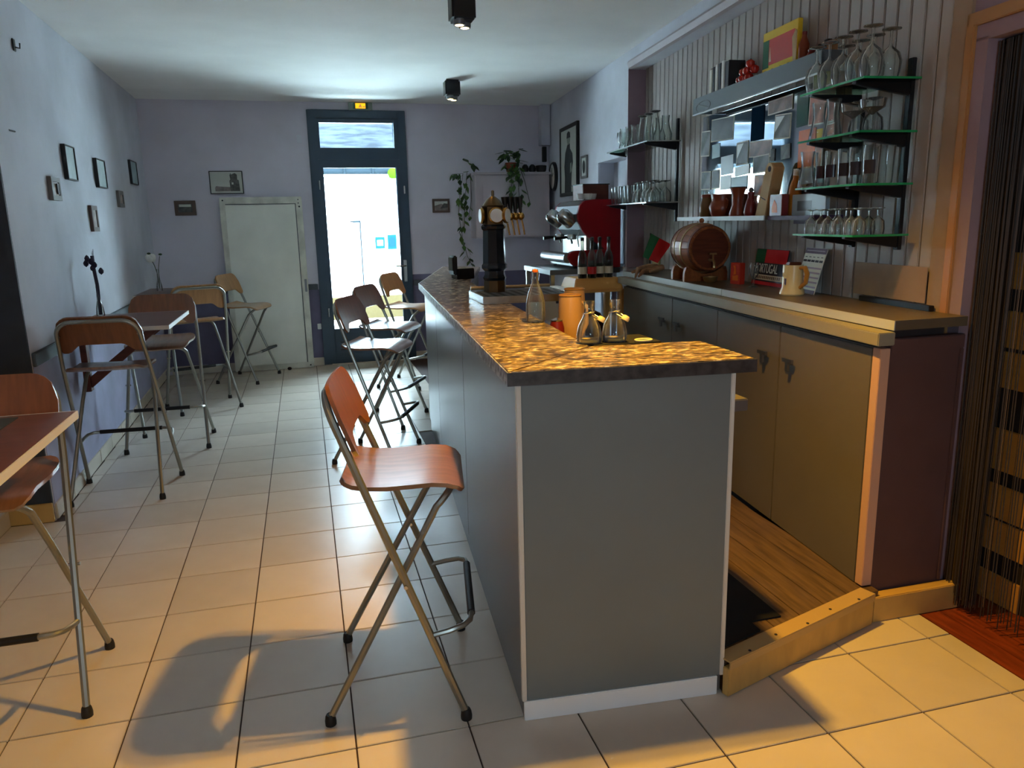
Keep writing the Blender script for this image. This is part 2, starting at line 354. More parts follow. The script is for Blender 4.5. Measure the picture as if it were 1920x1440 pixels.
# ------------------------------------------------------------------ floor: base and tiles one by one
T = .333
fl = struct(MB().box(-1.4, 2.427, -3.7, 6.0, -.06, -.006), 'floor', 'grout', 'beige square tiled floor with dark joints', 'floor')
struct(MB().box(-1.5, 4.4, -3.8, 6.14, -.3, -.065), 'light_stop_slab', 'dark_room', 'added dark slab under the whole room, stopping light from below', 'floor')  # added below everything to keep sky light from leaking up
struct(MB().box(-1.27, 2.427, -3.6, -1.672, -.005, 0), 'floor_front', 'tile', 'tiled floor behind the viewer', 'floor')
BAR = [(.83,-.355),(1.10,3.08),(1.6,4.6),(1.75,4.4),(1.45,2.9),(1.45,-.4)]
tile0 = MB().box(.0025, T-.0025, .0025, T-.0025, -.012, 0).build('tile', 'tile', fl, bev=.0015)
first = True
for i in range(-4, 8):
    for j in range(-5, 18):
        x0, x1, y0, y1 = i*T, (i+1)*T, j*T, (j+1)*T
        if x0 > 1.2 and y0 > -.10: continue
        if x0 > .98 and y0 > .0 and y1 < 3.0: continue
        lx = max(LX(y0), LX(y1))+.013 if y0 > 1.87 else -1.262
        if y0 <= 1.87 < y1+.05: lx = -1.262
        a, b, c, d = max(x0+.0025, lx), min(x1-.0025, 2.425), y0+.0025, min(y1-.0025, 5.986)
        if b-a < .02: continue
        if y0 <= 1.93 < y1 and x0 < -1.06: d = 1.89
        if d-c < .02: continue
        if abs(b-a-T+.005) < 1e-6 and abs(d-c-T+.005) < 1e-6:
            o = tile0 if first else tile0.copy()
            if not first: COL.objects.link(o)
            first = False; o.location = (x0, y0, 0)
        else: MB().box(a, b, c, d, -.012, 0).build('tile', 'tile', fl, bev=.0015)
wd = thing('floor_wood', 'reddish parquet floor at the doorway on the right', 'floor', kind='structure')
for k in range(8): MB().box(2.43+.09*k, 2.517+.09*k, -2.6, .9, -.05, -.001).build('floorboard', 'red_wood', wd)

# ------------------------------------------------------------------ street door in the back wall
D = thing('door_1', 'dark blue street door with tall glass pane and glazed transom', 'door', (0,0,0), kind='structure')
MB().box(.420,.504,5.96,6.10,0,2.612).box(1.326,1.410,5.96,6.10,0,2.612).box(.504,1.326,5.96,6.10,2.53,2.612).box(.504,1.326,5.96,6.10,2.125,2.205).build('door_frame', 'door_paint', D, bev=.004)
MB().box(.50,.535,5.975,6.06,2.20,2.53).box(1.288,1.33,5.975,6.06,2.20,2.53).box(.535,1.288,5.975,6.06,2.20,2.245).box(.535,1.288,5.975,6.06,2.49,2.53).build('transom_sash', 'door_paint', D, bev=.004)
MB().box(.535,1.288,6.015,6.021,2.245,2.49).build('transom_pane', 'glass_pane', D)
lf = MB().box(.502,.548,5.965,6.01,.012,2.128).box(1.292,1.328,5.965,6.01,.012,2.128).box(.548,1.292,5.965,6.01,2.045,2.128).box(.548,1.292,5.965,6.01,.012,.385)
leaf = lf.build('door_leaf', 'door_paint', D, bev=.004)
MB().box(.548,1.292,5.985,5.991,.385,2.045).build('glass_pane', 'glass_pane', D)
for z in (.235, .155): MB().box(.60,1.24,5.957,5.966,z,z+.012).build('rail_groove', 'black', D)
MB().box(.60,1.24,5.959,5.966,.05,.12).build('kick_panel', 'door_paint', D, bev=.004)
MB().box(1.318,1.352,5.945,5.962,.86,1.09).build('lock_plate', 'steel', D, bev=.003)
MB().tube([(1.335,5.95,1.03),(1.335,5.91,1.03),(1.325,5.905,1.03),(1.23,5.905,1.03)], .009, 10).build('door_handle', 'steel', D, smooth=True)
for z in (.52, 1.83): MB().cyl((.502,5.955,z),(.502,5.955,z+.09),.009,10).build('hinge', 'steel', D, smooth=True)
MB().box(1.36,1.375,5.952,5.962,1.78,1.86).build('hinge_keeper', 'steel', D)
struct(MB().box(.427,1.403,5.96,6.15,-.02,.012), 'trim_10', 'skirt_tile', 'pale stone sill under the street door', 'door sill')
cd = thing('cable_conduit', 'thin pale conduit running down beside the street door frame', 'conduit', (0,0,0))
MB().box(.395,.42,5.982,5.9985,.87,2.62).build('duct', 'wall_back', cd)
MB().box(.31,.36,5.975,5.9985,2.29,2.37).build('junction_box', 'wall_lav', cd, bev=.004)
ls = thing('light_switch', 'small white switch on the purple wall left of the street door', 'switch', (.40,5.985,.42)); MB().box(-.025,.015,0,.011,-.03,.03).build('plate','white_plain',ls,bev=.003); MB().box(-.015,.005,-.006,.001,-.012,.012).build('rocker','white_plain',ls)
ex = thing('exit_sign', 'glowing amber emergency exit sign above the street door', 'exit sign', (.96,5.975,2.610))
MB().box(-.12,.12,-.03,.02,0,.075).build('housing', 'sage', ex, bev=.004)
MB().box(-.075,.075,-.033,-.029,.012,.070).build('sign_panel', 'sign_green', ex)
MB().box(-.05,.05,-.036,-.032,.016,.066).build('lit_panel', 'amber_glow', ex)
ic = MB(); ic.prismy([(-.012,.05),(0,.058),(.008,.05),(.0,.044)],-.0375,-.0358); ic.prismy([(-.008,.045),(.006,.045),(.016,.022),(.008,.02),(-.001,.034),(-.014,.02),(-.02,.025)],-.0375,-.0358); ic.prismy([(.024,.036),(.04,.036),(.04,.042),(.048,.032),(.04,.022),(.04,.028),(.024,.028)],-.0375,-.0358)
ic.build('running_figure_and_arrow', 'cream', ex)

# ------------------------------------------------------------------ outside: street and house opposite
struct(MB().box(-14, 14, 6.16, 30, -.3, -.12), 'street', 'street', 'pale street surface outside the door', 'street')
H = thing('house', 'white rendered house with slate roof across the street', 'house', (0,0,0))
MB().box(-9,11,11.0,11.3,-.13,2.25).build('wall', 'facade', H); MB().box(-9,11,10.94,10.999,-.13,.26).build('plinth', 'facade_cream', H)
MB().prismx([(10.6,2.28),(15.6,5.4),(15.6,5.55),(10.55,2.36)], -9, 11).build('roof', 'slate_roof', H)
MB().box(-9,11,10.72,10.99,2.12,2.20).build('eave_board', 'facade', H, bev=.01)
gt = MB().tube([(-9,10.55,2.30),(11,10.55,2.30)], .045, 10).build('gutter', 'gutter', H, smooth=True)
for k in range(10): MB().box(.1+.45*k,.13+.45*k,10.49,10.60,2.26,2.37).build('gutter_bracket', 'gutter', gt)
MB().prismy([(.40,0),(.435,0),(.435,1.50),(1.235,1.50),(1.235,0),(1.255,0),(1.255,1.53),(.40,1.53)], 10.985, 10.999).build('window_shadow_line', 'gutter', H)  # dark strip painted as the shadow line around the blind window
w_ = MB().prismy([(.45,0),(1.22,0),(1.22,1.47)]+[(.45+.77*(1-k/8), 1.47+.08*math.sin(PI*k/8)) for k in range(1,8)]+[(.45,1.47)], 10.97, 10.999).build('blind_window', 'facade', H)
for k,(x0,x1,z0,z1,m) in enumerate(((1.48,1.64,1.055,1.25,'blue_tile'),(1.69,1.84,1.04,1.285,'blue_tile'))):
    q = MB().box(x0,x1,10.975,10.999,z0,z1).build('tile_picture', m, H)
    MB().box(x0+.03,x1-.03,10.968,10.974,z0+.05,z1-.05).build('tile_motif', 'card_blue' if k==0 else 'blue_dark', q)
MB().sphere((1.77,10.40,2.26),.085,8).build('hanging_ball', 'lime', H, smooth=True)
MB().tube([(1.77,10.40,2.34),(1.77,10.56,2.42)],.006,5).build('ball_cord', 'gutter', H)

# ------------------------------------------------------------------ doorway on the right with string curtain, back room
dt = thing('door_2', 'tan framed doorway on the right wall', 'door', kind='structure')
def bq(s0,s1,d0,d1,z0,z1,nm,m,par,bev=0): return wb_box(s0,s1,d0,d1,z0,z1).build(nm,m,par,bev=bev)
bq(-.060,-.022,-.02,.018,.0,2.135,'architrave','frame_tan',dt,.003); bq(-1.09,-.022,-.02,.018,2.092,2.135,'architrave_head','frame_tan',dt,.003); bq(-1.09,-1.052,-.02,.018,0,2.092,'architrave','frame_tan',dt,.003)
bq(-.115,-.061,-.18,.006,0,2.05,'jamb','wall_mauve',dt); bq(-1.05,-.061,-.18,.006,2.04,2.091,'jamb_head','wall_mauve',dt); bq(-1.05,-.99,-.18,.006,0,2.04,'jamb','wall_mauve',dt)
cu = MB(); cl = MB()
for k in range(210):
    u = .15*k/150 if k < 150 else .15+.85*(k-150)/60; sy = -.122-.86*u+random.uniform(-.003,.003); dx = -.05+random.uniform(-.025,.025); p = WB(sy, dx, 0); r = random.uniform(.0012,.0028)
    q = WB(sy+random.uniform(-.012,.012), dx+random.uniform(-.01,.01), 0)
    (cl if k % 11 == 0 else cu).tube([(p[0],p[1],2.03),(q[0],q[1],random.uniform(.02,.07))], r, 4)
c_ = thing('string_curtain', 'dark brown string curtain hanging in the doorway', 'curtain', (0,0,0))
tag(cu.build('string_strands', 'string', c_), kind='stuff'); tag(cl.build('pale_strands', 'string_light', c_), kind='stuff')  # a few strands are a paler brown than the rest
MB().tube([WB(-.12,-.05,2.03),WB(-.985,-.05,2.03)], .008, 8).build('curtain_rod', 'black', c_)
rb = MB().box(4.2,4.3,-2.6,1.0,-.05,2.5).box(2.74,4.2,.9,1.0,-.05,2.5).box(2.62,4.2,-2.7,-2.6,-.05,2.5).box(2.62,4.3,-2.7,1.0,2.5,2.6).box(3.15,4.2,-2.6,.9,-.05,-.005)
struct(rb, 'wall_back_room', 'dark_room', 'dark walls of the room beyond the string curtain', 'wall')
pc = thing('tan_block_column', 'column of tan blocks seen dimly through the string curtain', 'column', (2.77,0,0))
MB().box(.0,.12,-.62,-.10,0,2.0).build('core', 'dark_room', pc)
for z0, z1 in ((.0,.115),(.20,.325),(.335,.465),(.52,.68),(.835,.97),(.985,1.12),(1.2,1.33)):
    for y0, y1 in ((-.30,-.115),(-.56,-.34)): MB().box(-.012,.0,y0,y1,z0,z1).build('block', 'plaid', pc, bev=.003)

# ------------------------------------------------------------------ ceiling spots (double spot cylinders); light included
def spot(loc, power, label, rz=0, aim=(0,0,0)):
    t = thing('ceiling_spot', label, 'ceiling lamp', (loc[0],loc[1],ZC), rz, 'black double ceiling spots')
    MB().box(-.066,.066,-.066,.066,-.135,-.0).build('housing', 'metal_dark', t, bev=.012)
    for k,(dx,dy,tl) in enumerate(((-.022,-.028,-.02),(.020,.030,.02))):
        g = MB().lathe([(.032,-.008),(.034,0),(.034,.022),(.0001,.022)],20,(dx,dy,-.152)).build('bulb_rim', 'steel_dull', t, smooth=True)
        MB().lathe([(.0001,-.012),(.018,-.010),(.029,-.006)],20,(dx,dy,-.152)).build('bulb_glass', 'lamp_disc', g, smooth=True)
        l = bpy.data.lights.new('bulb_light','SPOT'); l.energy = power/2; l.color = (1.0,.53,.05); l.spot_size = math.radians(130); l.spot_blend = 1.0; l.shadow_soft_size = .022
        lo = bpy.data.objects.new('bulb_light', l); COL.objects.link(lo); lo.parent = t; lo.location = (dx,dy,-.172); lo.rotation_euler = aim
    return t
spot((1.23,2.10), 10, 'nearer black double ceiling spot at the top edge above the bar')
spot((1.655,4.64), 10, 'farther black double ceiling spot near the street door')
spot((1.27,-.14), 300, 'black double ceiling spot over the near end of the bar', aim=(-.16,.10,0))

# ------------------------------------------------------------------ bar counter
bar = thing('bar_counter', 'grey laminate bar counter with stone-look top', 'bar counter', (0,0,0))
e_u = Vector((.0783,.9969)); e_v = Vector((.9969,-.0783)); O = Vector((.828,-.357))
def bp(u, v): p = O+e_u*u+e_v*v; return (p.x, p.y)
def bprism(u0,u1,v0,v1,z0,z1): return MB().prism([bp(u0,v0),bp(u1,v0),bp(u1,v1),bp(u0,v1)], z0, z1)
bprism(.012,3.43,.014,.30,.005,1.04).build('carcass', 'laminate', bar)
bprism(.012,.30,.30,.64,.005,1.04).build('carcass_return', 'laminate', bar)
MB().prism([bp(3.44,.014),(1.57,4.6),(1.80,4.45),bp(3.44,.30)], .005, 1.04).build('carcass_far', 'laminate', bar)
for u0,u1 in ((.018,1.245),(1.252,2.545),(2.552,3.43)): bprism(u0,u1,.0,.013,.075,1.038).build('side_panel', 'laminate', bar, bev=.002)
bprism(.0,.013,.012,.634,.066,1.038).build('front_panel', 'laminate_front', bar, bev=.002)
for v0 in (-.002,.632): bprism(-.003,.016,v0,v0+.014,.066,1.038).build('edge_trim', 'trim_alu', bar, bev=.002)
bprism(-.002,.012,.004,.625,.0,.064).build('plinth', 'plinth_white', bar, bev=.002)
bprism(.016,3.43,.006,.013,.0,.072).build('side_plinth', 'laminate', bar)
top = MB().prism([(.802,-.368),(1.026,2.827),(1.509,4.631),(1.811,4.418),(1.368,2.779),(1.161,-.046)], 1.043, 1.08).build('worktop', 'granite', bar, bev=.004)
MB().prism([(.802,-.368),(1.161,-.046),(1.535,-.085),(1.523,-.428)], 1.043, 1.0801).build('worktop_return', 'granite', bar, bev=.004)
MB().prism([(.8035,-.3665),(1.1605,-.0465),(1.162,-.0485),(.806,-.3665)], 1.0795, 1.0812).build('mitre_strip', 'brass', bar)
eb = MB().prism([(.799,-.3685),(1.023,2.828),(1.027,2.827),(.803,-.3675)], 1.041, 1.0785).prism([(1.023,2.828),(1.507,4.634),(1.511,4.631),(1.027,2.826)],1.041,1.0785)
eb.build('edge_band', 'granite_edge_worn_lit', bar); MB().prism([(.799,-.3715),(1.525,-.432),(1.525,-.427),(.799,-.3665)], 1.041, 1.0785).build('edge_band', 'granite_edge', bar)
MB().box(1.27,1.65,-.20,2.6,.86,.90).build('lower_shelf', 'laminate', bar, bev=.003)
MB().box(1.3,1.62,-.08,2.5,.12,.858).build('lower_unit', 'metal_dark', bar)

# platform with planks and threshold
pf = thing('bar_platform', 'raised oak floor behind the bar with metal nosing', 'platform', (0,0,0), kind='structure')
def plat_front(x): return -.44+(x-1.455)*(.235/.735)
MB().prism([(1.475,plat_front(1.475)+.03),(2.2,plat_front(2.2)+.03),(2.30,1),(2.48,3),(2.6,4.2),(1.66,4.2),(1.66,-.05),(1.475,-.05)],.0,.098).build('base', 'oak', pf)
x = 1.478
while x < 2.55:
    x1 = min(x+.128, 2.56); yf = plat_front(min(x,2.19))+.028
    yb = 4.2 if x > 1.63 else -.09
    q = [(x,yf),(min(x1-.003,2.2) if False else x1-.003, plat_front(min(x1,2.19))+.028),(x1-.003,yb),(x,yb)]
    if x > 2.17: q = [(x,(x-2.17)*11-.05),(x1-.003,(x1-2.17)*11-.05),(x1-.003,4.2),(x,4.2)]
    if q[1][1] < 4.1: MB().prism(q,.099,.12).build('floorboard','oak',pf,bev=.001)
    x = x1
fa = Vector((1.475,plat_front(1.475))); fb = Vector((2.205,plat_front(2.205))); fd = (fb-fa).normalized(); fn = Vector((fd.y,-fd.x))
def fq(a0,a1,n0,n1): return [tuple(fa+fd*a0+fn*n0),tuple(fa+fd*a1+fn*n0),tuple(fa+fd*a1+fn*n1),tuple(fa+fd*a0+fn*n1)]
L = (fb-fa).length
MB().prism(fq(0,L,-.025,.0),.002,.097).build('riser','tan_wood',pf,bev=.002)
ns = MB().prism(fq(0,L,-.055,.004),.121,.126).prism(fq(0,L,.0005,.005),.098,.121).build('nosing','nosing_metal',pf)
for k in range(5): p = fa+fd*(.1+.145*k)+fn*(-.02 if k%2 else -.005); MB().cyl((p.x,p.y,.1255),(p.x,p.y,.128),.005,8).build('screw','ink',ns)
bm_ = MB().box(1.67,1.79,-.24,2.2,.121,.127).prism([(1.482,-.36),(1.67,-.30),(1.67,-.10),(1.482,-.10)],.121,.127).build('bar_mat','mat_black',label='black rubber floor mat on the oak platform behind the bar',cat='mat')

# ------------------------------------------------------------------ back bar cabinets
FX = lambda y: 2.208+.088*y
def cq(y0,y1,d0,d1,z0,z1): return MB().prism([(FX(y0)+d0,y0),(FX(y1)+d0,y1),(FX(y1)+d1,y1),(FX(y0)+d1,y0)],z0,z1)
cabs = [(-.098,.545,'nearest taupe cabinet under the back counter, its handle beside the post',[(.415,)]),(.548,1.75,'middle taupe double cabinet under the back counter',[(.631,)]),(1.753,2.68,'farthest taupe cabinet under the back counter',[])]
def cabinet(y0,y1,label,doors):
    t = thing('base_cabinet', label, 'cabinet', (0,0,0), group='taupe cabinets under the back counter')
    cq(y0,y1,.022,.33,.121,1.015).build('carcass','cab_door',t)
    for a,b,h in doors:
        d = cq(a,b,.0,.02,.122,1.012).build('door','cab_door',t,bev=.002)
        if h is not None:
            hb = MB().cyl((FX(h)-.022,h,.865),(FX(h)+.001,h,.865),.007,8).box(FX(h)-.03,FX(h)-.018,h-.032,h+.032,.872,.888).box(FX(h)-.03,FX(h)-.018,h-.009,h+.009,.835,.872)
            hb.build('handle','steel_dull',d)
cabinet(-.10,.522,'nearest taupe cabinet under the back counter beside the pink corner post',[(-.098,.52,.415)])
cabinet(.526,1.75,'middle taupe double door cabinet under the back counter',[(.528,1.14,.631),(1.144,1.748,1.637)])
cabinet(1.754,2.66,'farthest taupe cabinet under the back counter near the flag',[(1.756,2.65,1.869)])
struct(MB().prism([(FX(-.105)-.002,-.142),(FX(-.105)+.040,-.142),(FX(-.105)+.040,-.104),(FX(-.105)-.002,-.104)],.126,1.018),'trim_11','pink_post','pinkish corner post of the back counter','post',bev=.002)
ep = thing('end_panel', 'dark mauve end panel of the back counter with moulded stile', 'panel', (0,0,0))
MB().box(FX(-.1)+.041,2.558,-.134,-.104,.0,1.05).build('board','cab_end',ep); MB().box(2.54,2.556,-.142,-.135,.10,1.0).build('stile','cab_end',ep,bev=.003); MB().box(FX(-.1)+.041,2.556,-.142,-.135,1.0,1.05).build('rail','cab_end',ep,bev=.003)
struct(MB().box(2.215,2.60,-.19,-.143,0,.098),'baseboard_counter','tan_wood','tan skirting board under the dark end panel','baseboard',bev=.003)
fs = cq(-.165,2.70,-.03,.04,1.032,1.078).build('fascia_rail','fascia',label='long tan fascia rail under the back worktop',cat='rail',bev=.003)
cq(-.10,2.70,.041,.30,1.016,1.078).build('fascia_backing','gap_shade',fs)
def wtop(y0,y1,label,end):
    t = thing('back_worktop', label, 'worktop', (0,0,0), group='two lengths of the back worktop')
    f = lambda y: 2.244+.0775*(y+.123)
    w = lambda y: BX(y)-.003
    MB().prism([(f(y0),y0),(f(y1),y1),(w(y1),y1),(w(y0),y0)],1.081,1.115).build('slab','worktop',t)
    MB().prism([(f(y0)-.004,y0),(f(y1)-.004,y1),(f(y1)-.0005,y1),(f(y0)-.0005,y0)],1.081,1.1145).build('front_edge','worktop_edge',t)
wtop(-.150,1.165,'near length of the brown back worktop with pale edge',0); wtop(1.170,2.706,'far length of the brown back worktop under the barrel and flag',0)
wb_box(.0,.43,.019,.040,1.1155,1.137).build('back_strip','black',label='black strip lying along the wall at the near end of the back worktop',cat='strip',bev=.002)

# ------------------------------------------------------------------ folding bar stools
def u_frame(x0, xt, zt, w0, wt, rc, r, x_fwd=0.0, z_add=0.0):
    """inverted U of tube: from foot (x0,-w0,0) up to (xt,±wt,zt) with rounded corners"""
    pts = []
    def line(s):
        return [(x0+(xt-x0)*k, s*(w0+(wt-w0)*k), .02+(zt-.02)*k) for k in (0,.25,.5,.75)]
    pts += line(-1)
    n = 6
    dz = (zt-.02); L_ = math.hypot(dz, xt-x0); ux, uz = (xt-x0)/L_, dz/L_
    for k in range(n+1):
        a = PI/2*k/n
        up = rc*math.sin(a); ins = rc*(1-math.cos(a))
        pts.append((xt-ux*(rc-up)+x_fwd*math.sin(a), -(wt-ins), zt-uz*(rc-up)+z_add*math.sin(a)))
    for k in range(n,-1,-1):
        a = PI/2*k/n
        up = rc*math.sin(a); ins = rc*(1-math.cos(a))
        pts.append((xt-ux*(rc-up)+x_fwd*math.sin(a), (wt-ins), zt-uz*(rc-up)+z_add*math.sin(a)))
    pts += line(1)[::-1]
    return pts
def sheet(nu, nv, f, th):
    """closed thin shell; f(u,v) -> (point, normal) with u,v in 0..1"""
    A = []; Bv = []
    for i in range(nu+1):
        for j in range(nv+1):
            p, n = f(i/nu, j/nv); A.append(Vector(p)+Vector(n)*th/2); Bv.append(Vector(p)-Vector(n)*th/2)
    N = len(A); w = nv+1; fs = []
    for i in range(nu):
        for j in range(nv):
            a,b,c,d = i*w+j,(i+1)*w+j,(i+1)*w+j+1,i*w+j+1
            fs += [(a,b,c,d),(N+d,N+c,N+b,N+a)]
    for i in range(nu):
        fs += [(i*w+w*0, N+i*w, N+(i+1)*w, (i+1)*w), ((i+1)*w+nv, N+(i+1)*w+nv, N+i*w+nv, i*w+nv)]
    for j in range(nv):
        fs += [(j+1, N+j+1, N+j, j), (nu*w+j, N+nu*w+j, N+nu*w+j+1, nu*w+j+1)]
    return MB().add(A+Bv, fs)
mat('seat_sheen', (132,92,66), .34, var=.2, scale=7, stretch=(1,6,1), coat=1.0); mat('seat_sheen_pale', (182,132,80), .34, var=.15, scale=7, stretch=(1,6,1), coat=.8)
for _n in ('seat_sheen','seat_sheen_pale'): MATS[_n].node_tree.nodes['Principled BSDF'].inputs['Coat IOR'].default_value = 1.8; MATS[_n].node_tree.nodes['Principled BSDF'].inputs['Coat Roughness'].default_value = .22
def make_stool(label, wood):
    t = thing('folding_bar_stool', label, 'bar stool', group='folding bar stools')
    MB().tube(u_frame(.205,-.165,1.005,.26,.205,.085,.0115), .0115, 8).build('back_leg_frame','tube',t,smooth=True)
    MB().tube(u_frame(-.205,.165,.700,.235,.175,.05,.011,.02,.0), .011, 8).build('seat_leg_frame','tube',t,smooth=True)
    for sx, w in ((.205,.26),(-.205,.235)):
        for sy in (-1,1): MB().lathe([(.0001,0),(.017,0),(.0175,.012),(.015,.028),(.012,.034)],12,(sx,sy*w,0)).build('foot_cap','rubber',t,smooth=True)
    prof = [(-.135,.752),(-.122,.744),(-.10,.736),(-.06,.729),(0,.726),(.07,.729),(.13,.732),(.175,.728),(.205,.717),(.222,.700)]
    def sf(u, v):
        q = u*(len(prof)-1); i = min(int(q), len(prof)-2); k = q-i
        x = prof[i][0]*(1-k)+prof[i+1][0]*k; z = prof[i][1]*(1-k)+prof[i+1][1]*k
        dx, dz = prof[i+1][0]-prof[i][0], prof[i+1][1]-prof[i][1]; l = math.hypot(dx,dz)
        e = min((x+.135)/.05, (.222-x)/.05, 1); hw = .198-.035*(1-math.sqrt(max(0,1-(1-e)**2)))
        return (x, (v*2-1)*hw, z-.004*(1-(v*2-1)**2)), (-dz/l, 0, dx/l)
    sheet(18,10,sf,.013).build('seat','seat_sheen_pale' if wood.endswith('pale') else 'seat_sheen',t,smooth=True)
    def bf(u, v):
        y = (u*2-1)*.215; a = abs(y)
        e = max(0,(a-.135)/.08); zt = 1.030-.085*(1-math.sqrt(max(0,1-min(1,e)**2)))
        g = max(0,min(1,(a-.10)/.075)); g = g*g*(3-2*g); zb = .875-.045*g
        if a > .195: zb += .02*((a-.195)/.02)**2
        z = zb+(zt-zb)*v
        tx = .205-.37*z/1.005+.020
        return (tx-.012*(1-(y/.215)**2)+.004, y, z), (.94,0,.34)
    sheet(22,8,bf,.012).build('backrest',wood,t,smooth=True)
    # footrest loop with dark sleeve
    y0, z0 = .244, .275; xj = .205-.37*z0/1.0
    pts = [(xj,-y0,z0),(xj+.06,-y0+.002,z0+.012),(xj+.105,-y0+.012,z0+.022),(xj+.125,-y0+.035,z0+.026),(xj+.13,-y0+.07,z0+.027)]
    pts = pts+[(p[0],-p[1],p[2]) for p in pts[::-1]]
    fr = MB().tube(pts,.009,8).build('footrest','tube',t,smooth=True)
    MB().cyl((xj+.13,-.172,z0+.027),(xj+.13,.172,z0+.027),.0125,10).build('footrest_sleeve','rubber',fr,smooth=True)
    for s_ in (-1,1):
        MB().cyl((.043,s_*.222,.44),(.043,s_*.255,.44),.006,8).build('pivot_bolt','steel',t)
        MB().cyl((-.135,s_*.195,.925),(-.112,s_*.195,.930),.006,8).build('back_screw','steel',t)
    return t
st = make_stool('folding bar stool alone in the foreground beside the near end of the bar, facing it', 'stool_wood')
st.location = (.506,-.004,0); st.rotation_euler.z = math.radians(-9.4)
st2 = make_stool('pale beech folding bar stool standing against the white leaning door', 'stool_wood_pale')
st2.location = (-.325,5.50,0); st2.rotation_euler.z = math.radians(-21)
def place(src, loc, ang, label):
    c = dup(src); c.location = (loc[0],loc[1],0); c.rotation_euler.z = math.radians(ang); c['label'] = label
place(st,(.665,2.545),-24,'second nearest folding bar stool along the bar, its shiny seat partly hiding another')
place(st,(.84,3.41),-28,'third folding bar stool along the bar, in front of the glass street door')
place(st2,(1.16,4.71),-30,'farthest folding bar stool at the bar, tucked below the street door handle')  # pale wood copy stands in for door light on this stool
place(st,(-.796,2.30),87.3,'folding bar stool seen from behind at the middle wall table')
place(st,(-.687,3.279),-92,'folding bar stool facing the viewer across the middle wall table')
place(st2,(-.60,4.37),111,'folding bar stool seen from behind at the far wall table with the white flower')  # lighter wood used here as painted daylight from the door
place(st,(-.726,.266),-90,'folding bar stool under the nearest table at the left picture edge')

# ------------------------------------------------------------------ wall tables
def wall_table(y0, y1, xr, xw, z, label):
    t = thing('wall_table', label, 'table', (0,0,0), group='red-brown wall tables')
    MB().box(xw, xr-.004, y0+.003, y1-.003, z-.022, z).build('tabletop','table_red',t,bev=.002)
    MB().box(xr-.004, xr, y0, y1, z-.023, z+.0005).box(xw,xr-.004,y0,y0+.003,z-.023,z+.0005).box(xw,xr-.004,y1-.003,y1,z-.023,z+.0005).build('edge_band','edge_white',t)
    ym = (y0+y1)/2-.02
    MB().box(xw,xw+.035,ym-.03,ym+.03,z-.42,z-.024).build('wall_batten','bracket_wood',t,bev=.003)
    MB().box(xw+.036,xr-.12,ym-.022,ym+.022,z-.07,z-.024).build('bracket_arm','bracket_wood',t,bev=.003)
    a = MB().prismy([(xw+.036,z-.40),(xw+.036,z-.33),(xr-.20,z-.071),(xr-.13,z-.071)],ym-.02,ym+.02); a.build('brace','bracket_wood',t,bev=.003)
wall_table(-.60,.215,-.412,-1.272,.94,'nearest red-brown table with white edge at the lower left')
wall_table(2.34,3.14,-.478,-1.045,.94,'middle red-brown wall table on a diagonal wooden bracket')
wall_table(4.52,5.30,-.52,-1.09,.94,'far red-brown wall table holding the white flower')
MB().box(-.78,-.56,-.16,.17,.941,.944).build('placemat','slate_dark',label='dark placemat lying on the nearest table',cat='placemat')
MB().cyl((-.66,.02,.9485),(-.61,.13,.9485),.0035,6).build('pen','steel_dull',label='thin metal pen lying on the dark placemat',cat='pen')
# flower vases
def vase(loc, label, white):
    t = thing('bud_vase', label, 'vase', loc)
    MB().shell([(.024,0),(.026,.01),(.022,.05),(.012,.10),(.009,.16),(.010,.19)],.002,14).build('bottle','glass_clear',t,smooth=True)
    if white:
        MB().tube([(0,0,.02),(-.005,0,.15),(-.02,0,.22),(-.05,0,.30)],.003,6).build('stem','stem',t)
        MB().tube([(0,0,.02),(.01,0,.20),(.03,0,.30)],.0025,6).build('stem','stem',t)
        fl_ = MB()
        for k in range(9): a = k*2.4; fl_.sphere((-.045+.018*math.cos(a),.018*math.sin(a),.285+.014*math.sin(1.7*k)),.026,6)
        fl_.build('blossom','petal_white',t,smooth=True)
        for c in ((-.055,0,.325),(.035,.01,.315)): MB().sphere(c,.016,6,.6).build('leaf','leaf_dark',t,smooth=True)
    else:
        MB().tube([(0,0,.01),(.002,0,.20),(-.005,0,.30),(-.005,0,.38)],.011,6).build('stem','petal_dark',t)
        for k,(x_,z_) in enumerate(((-.035,.36),(-.045,.33),(-.015,.34),(.002,.32),(-.01,.30),(.035,.28))):
            MB().lathe([(.0001,-.02),(.014,-.008),(.016,.006),(.008,.02),(.0001,.026)],8,(x_,.0,z_)).build('blossom','petal_dark',t,smooth=True)
        for k in range(3): MB().tube([(0,0,.30),(.005*k-.005,0,.40+.01*k)],.0012,4).build('grass_blade','petal_dark',t)
vase((-.985,3.03,.941),'slim vase with dark dried flowers on the middle wall table',False)
vase((-.955,4.98,.941),'clear vase with a white artificial flower on the far wall table',True)

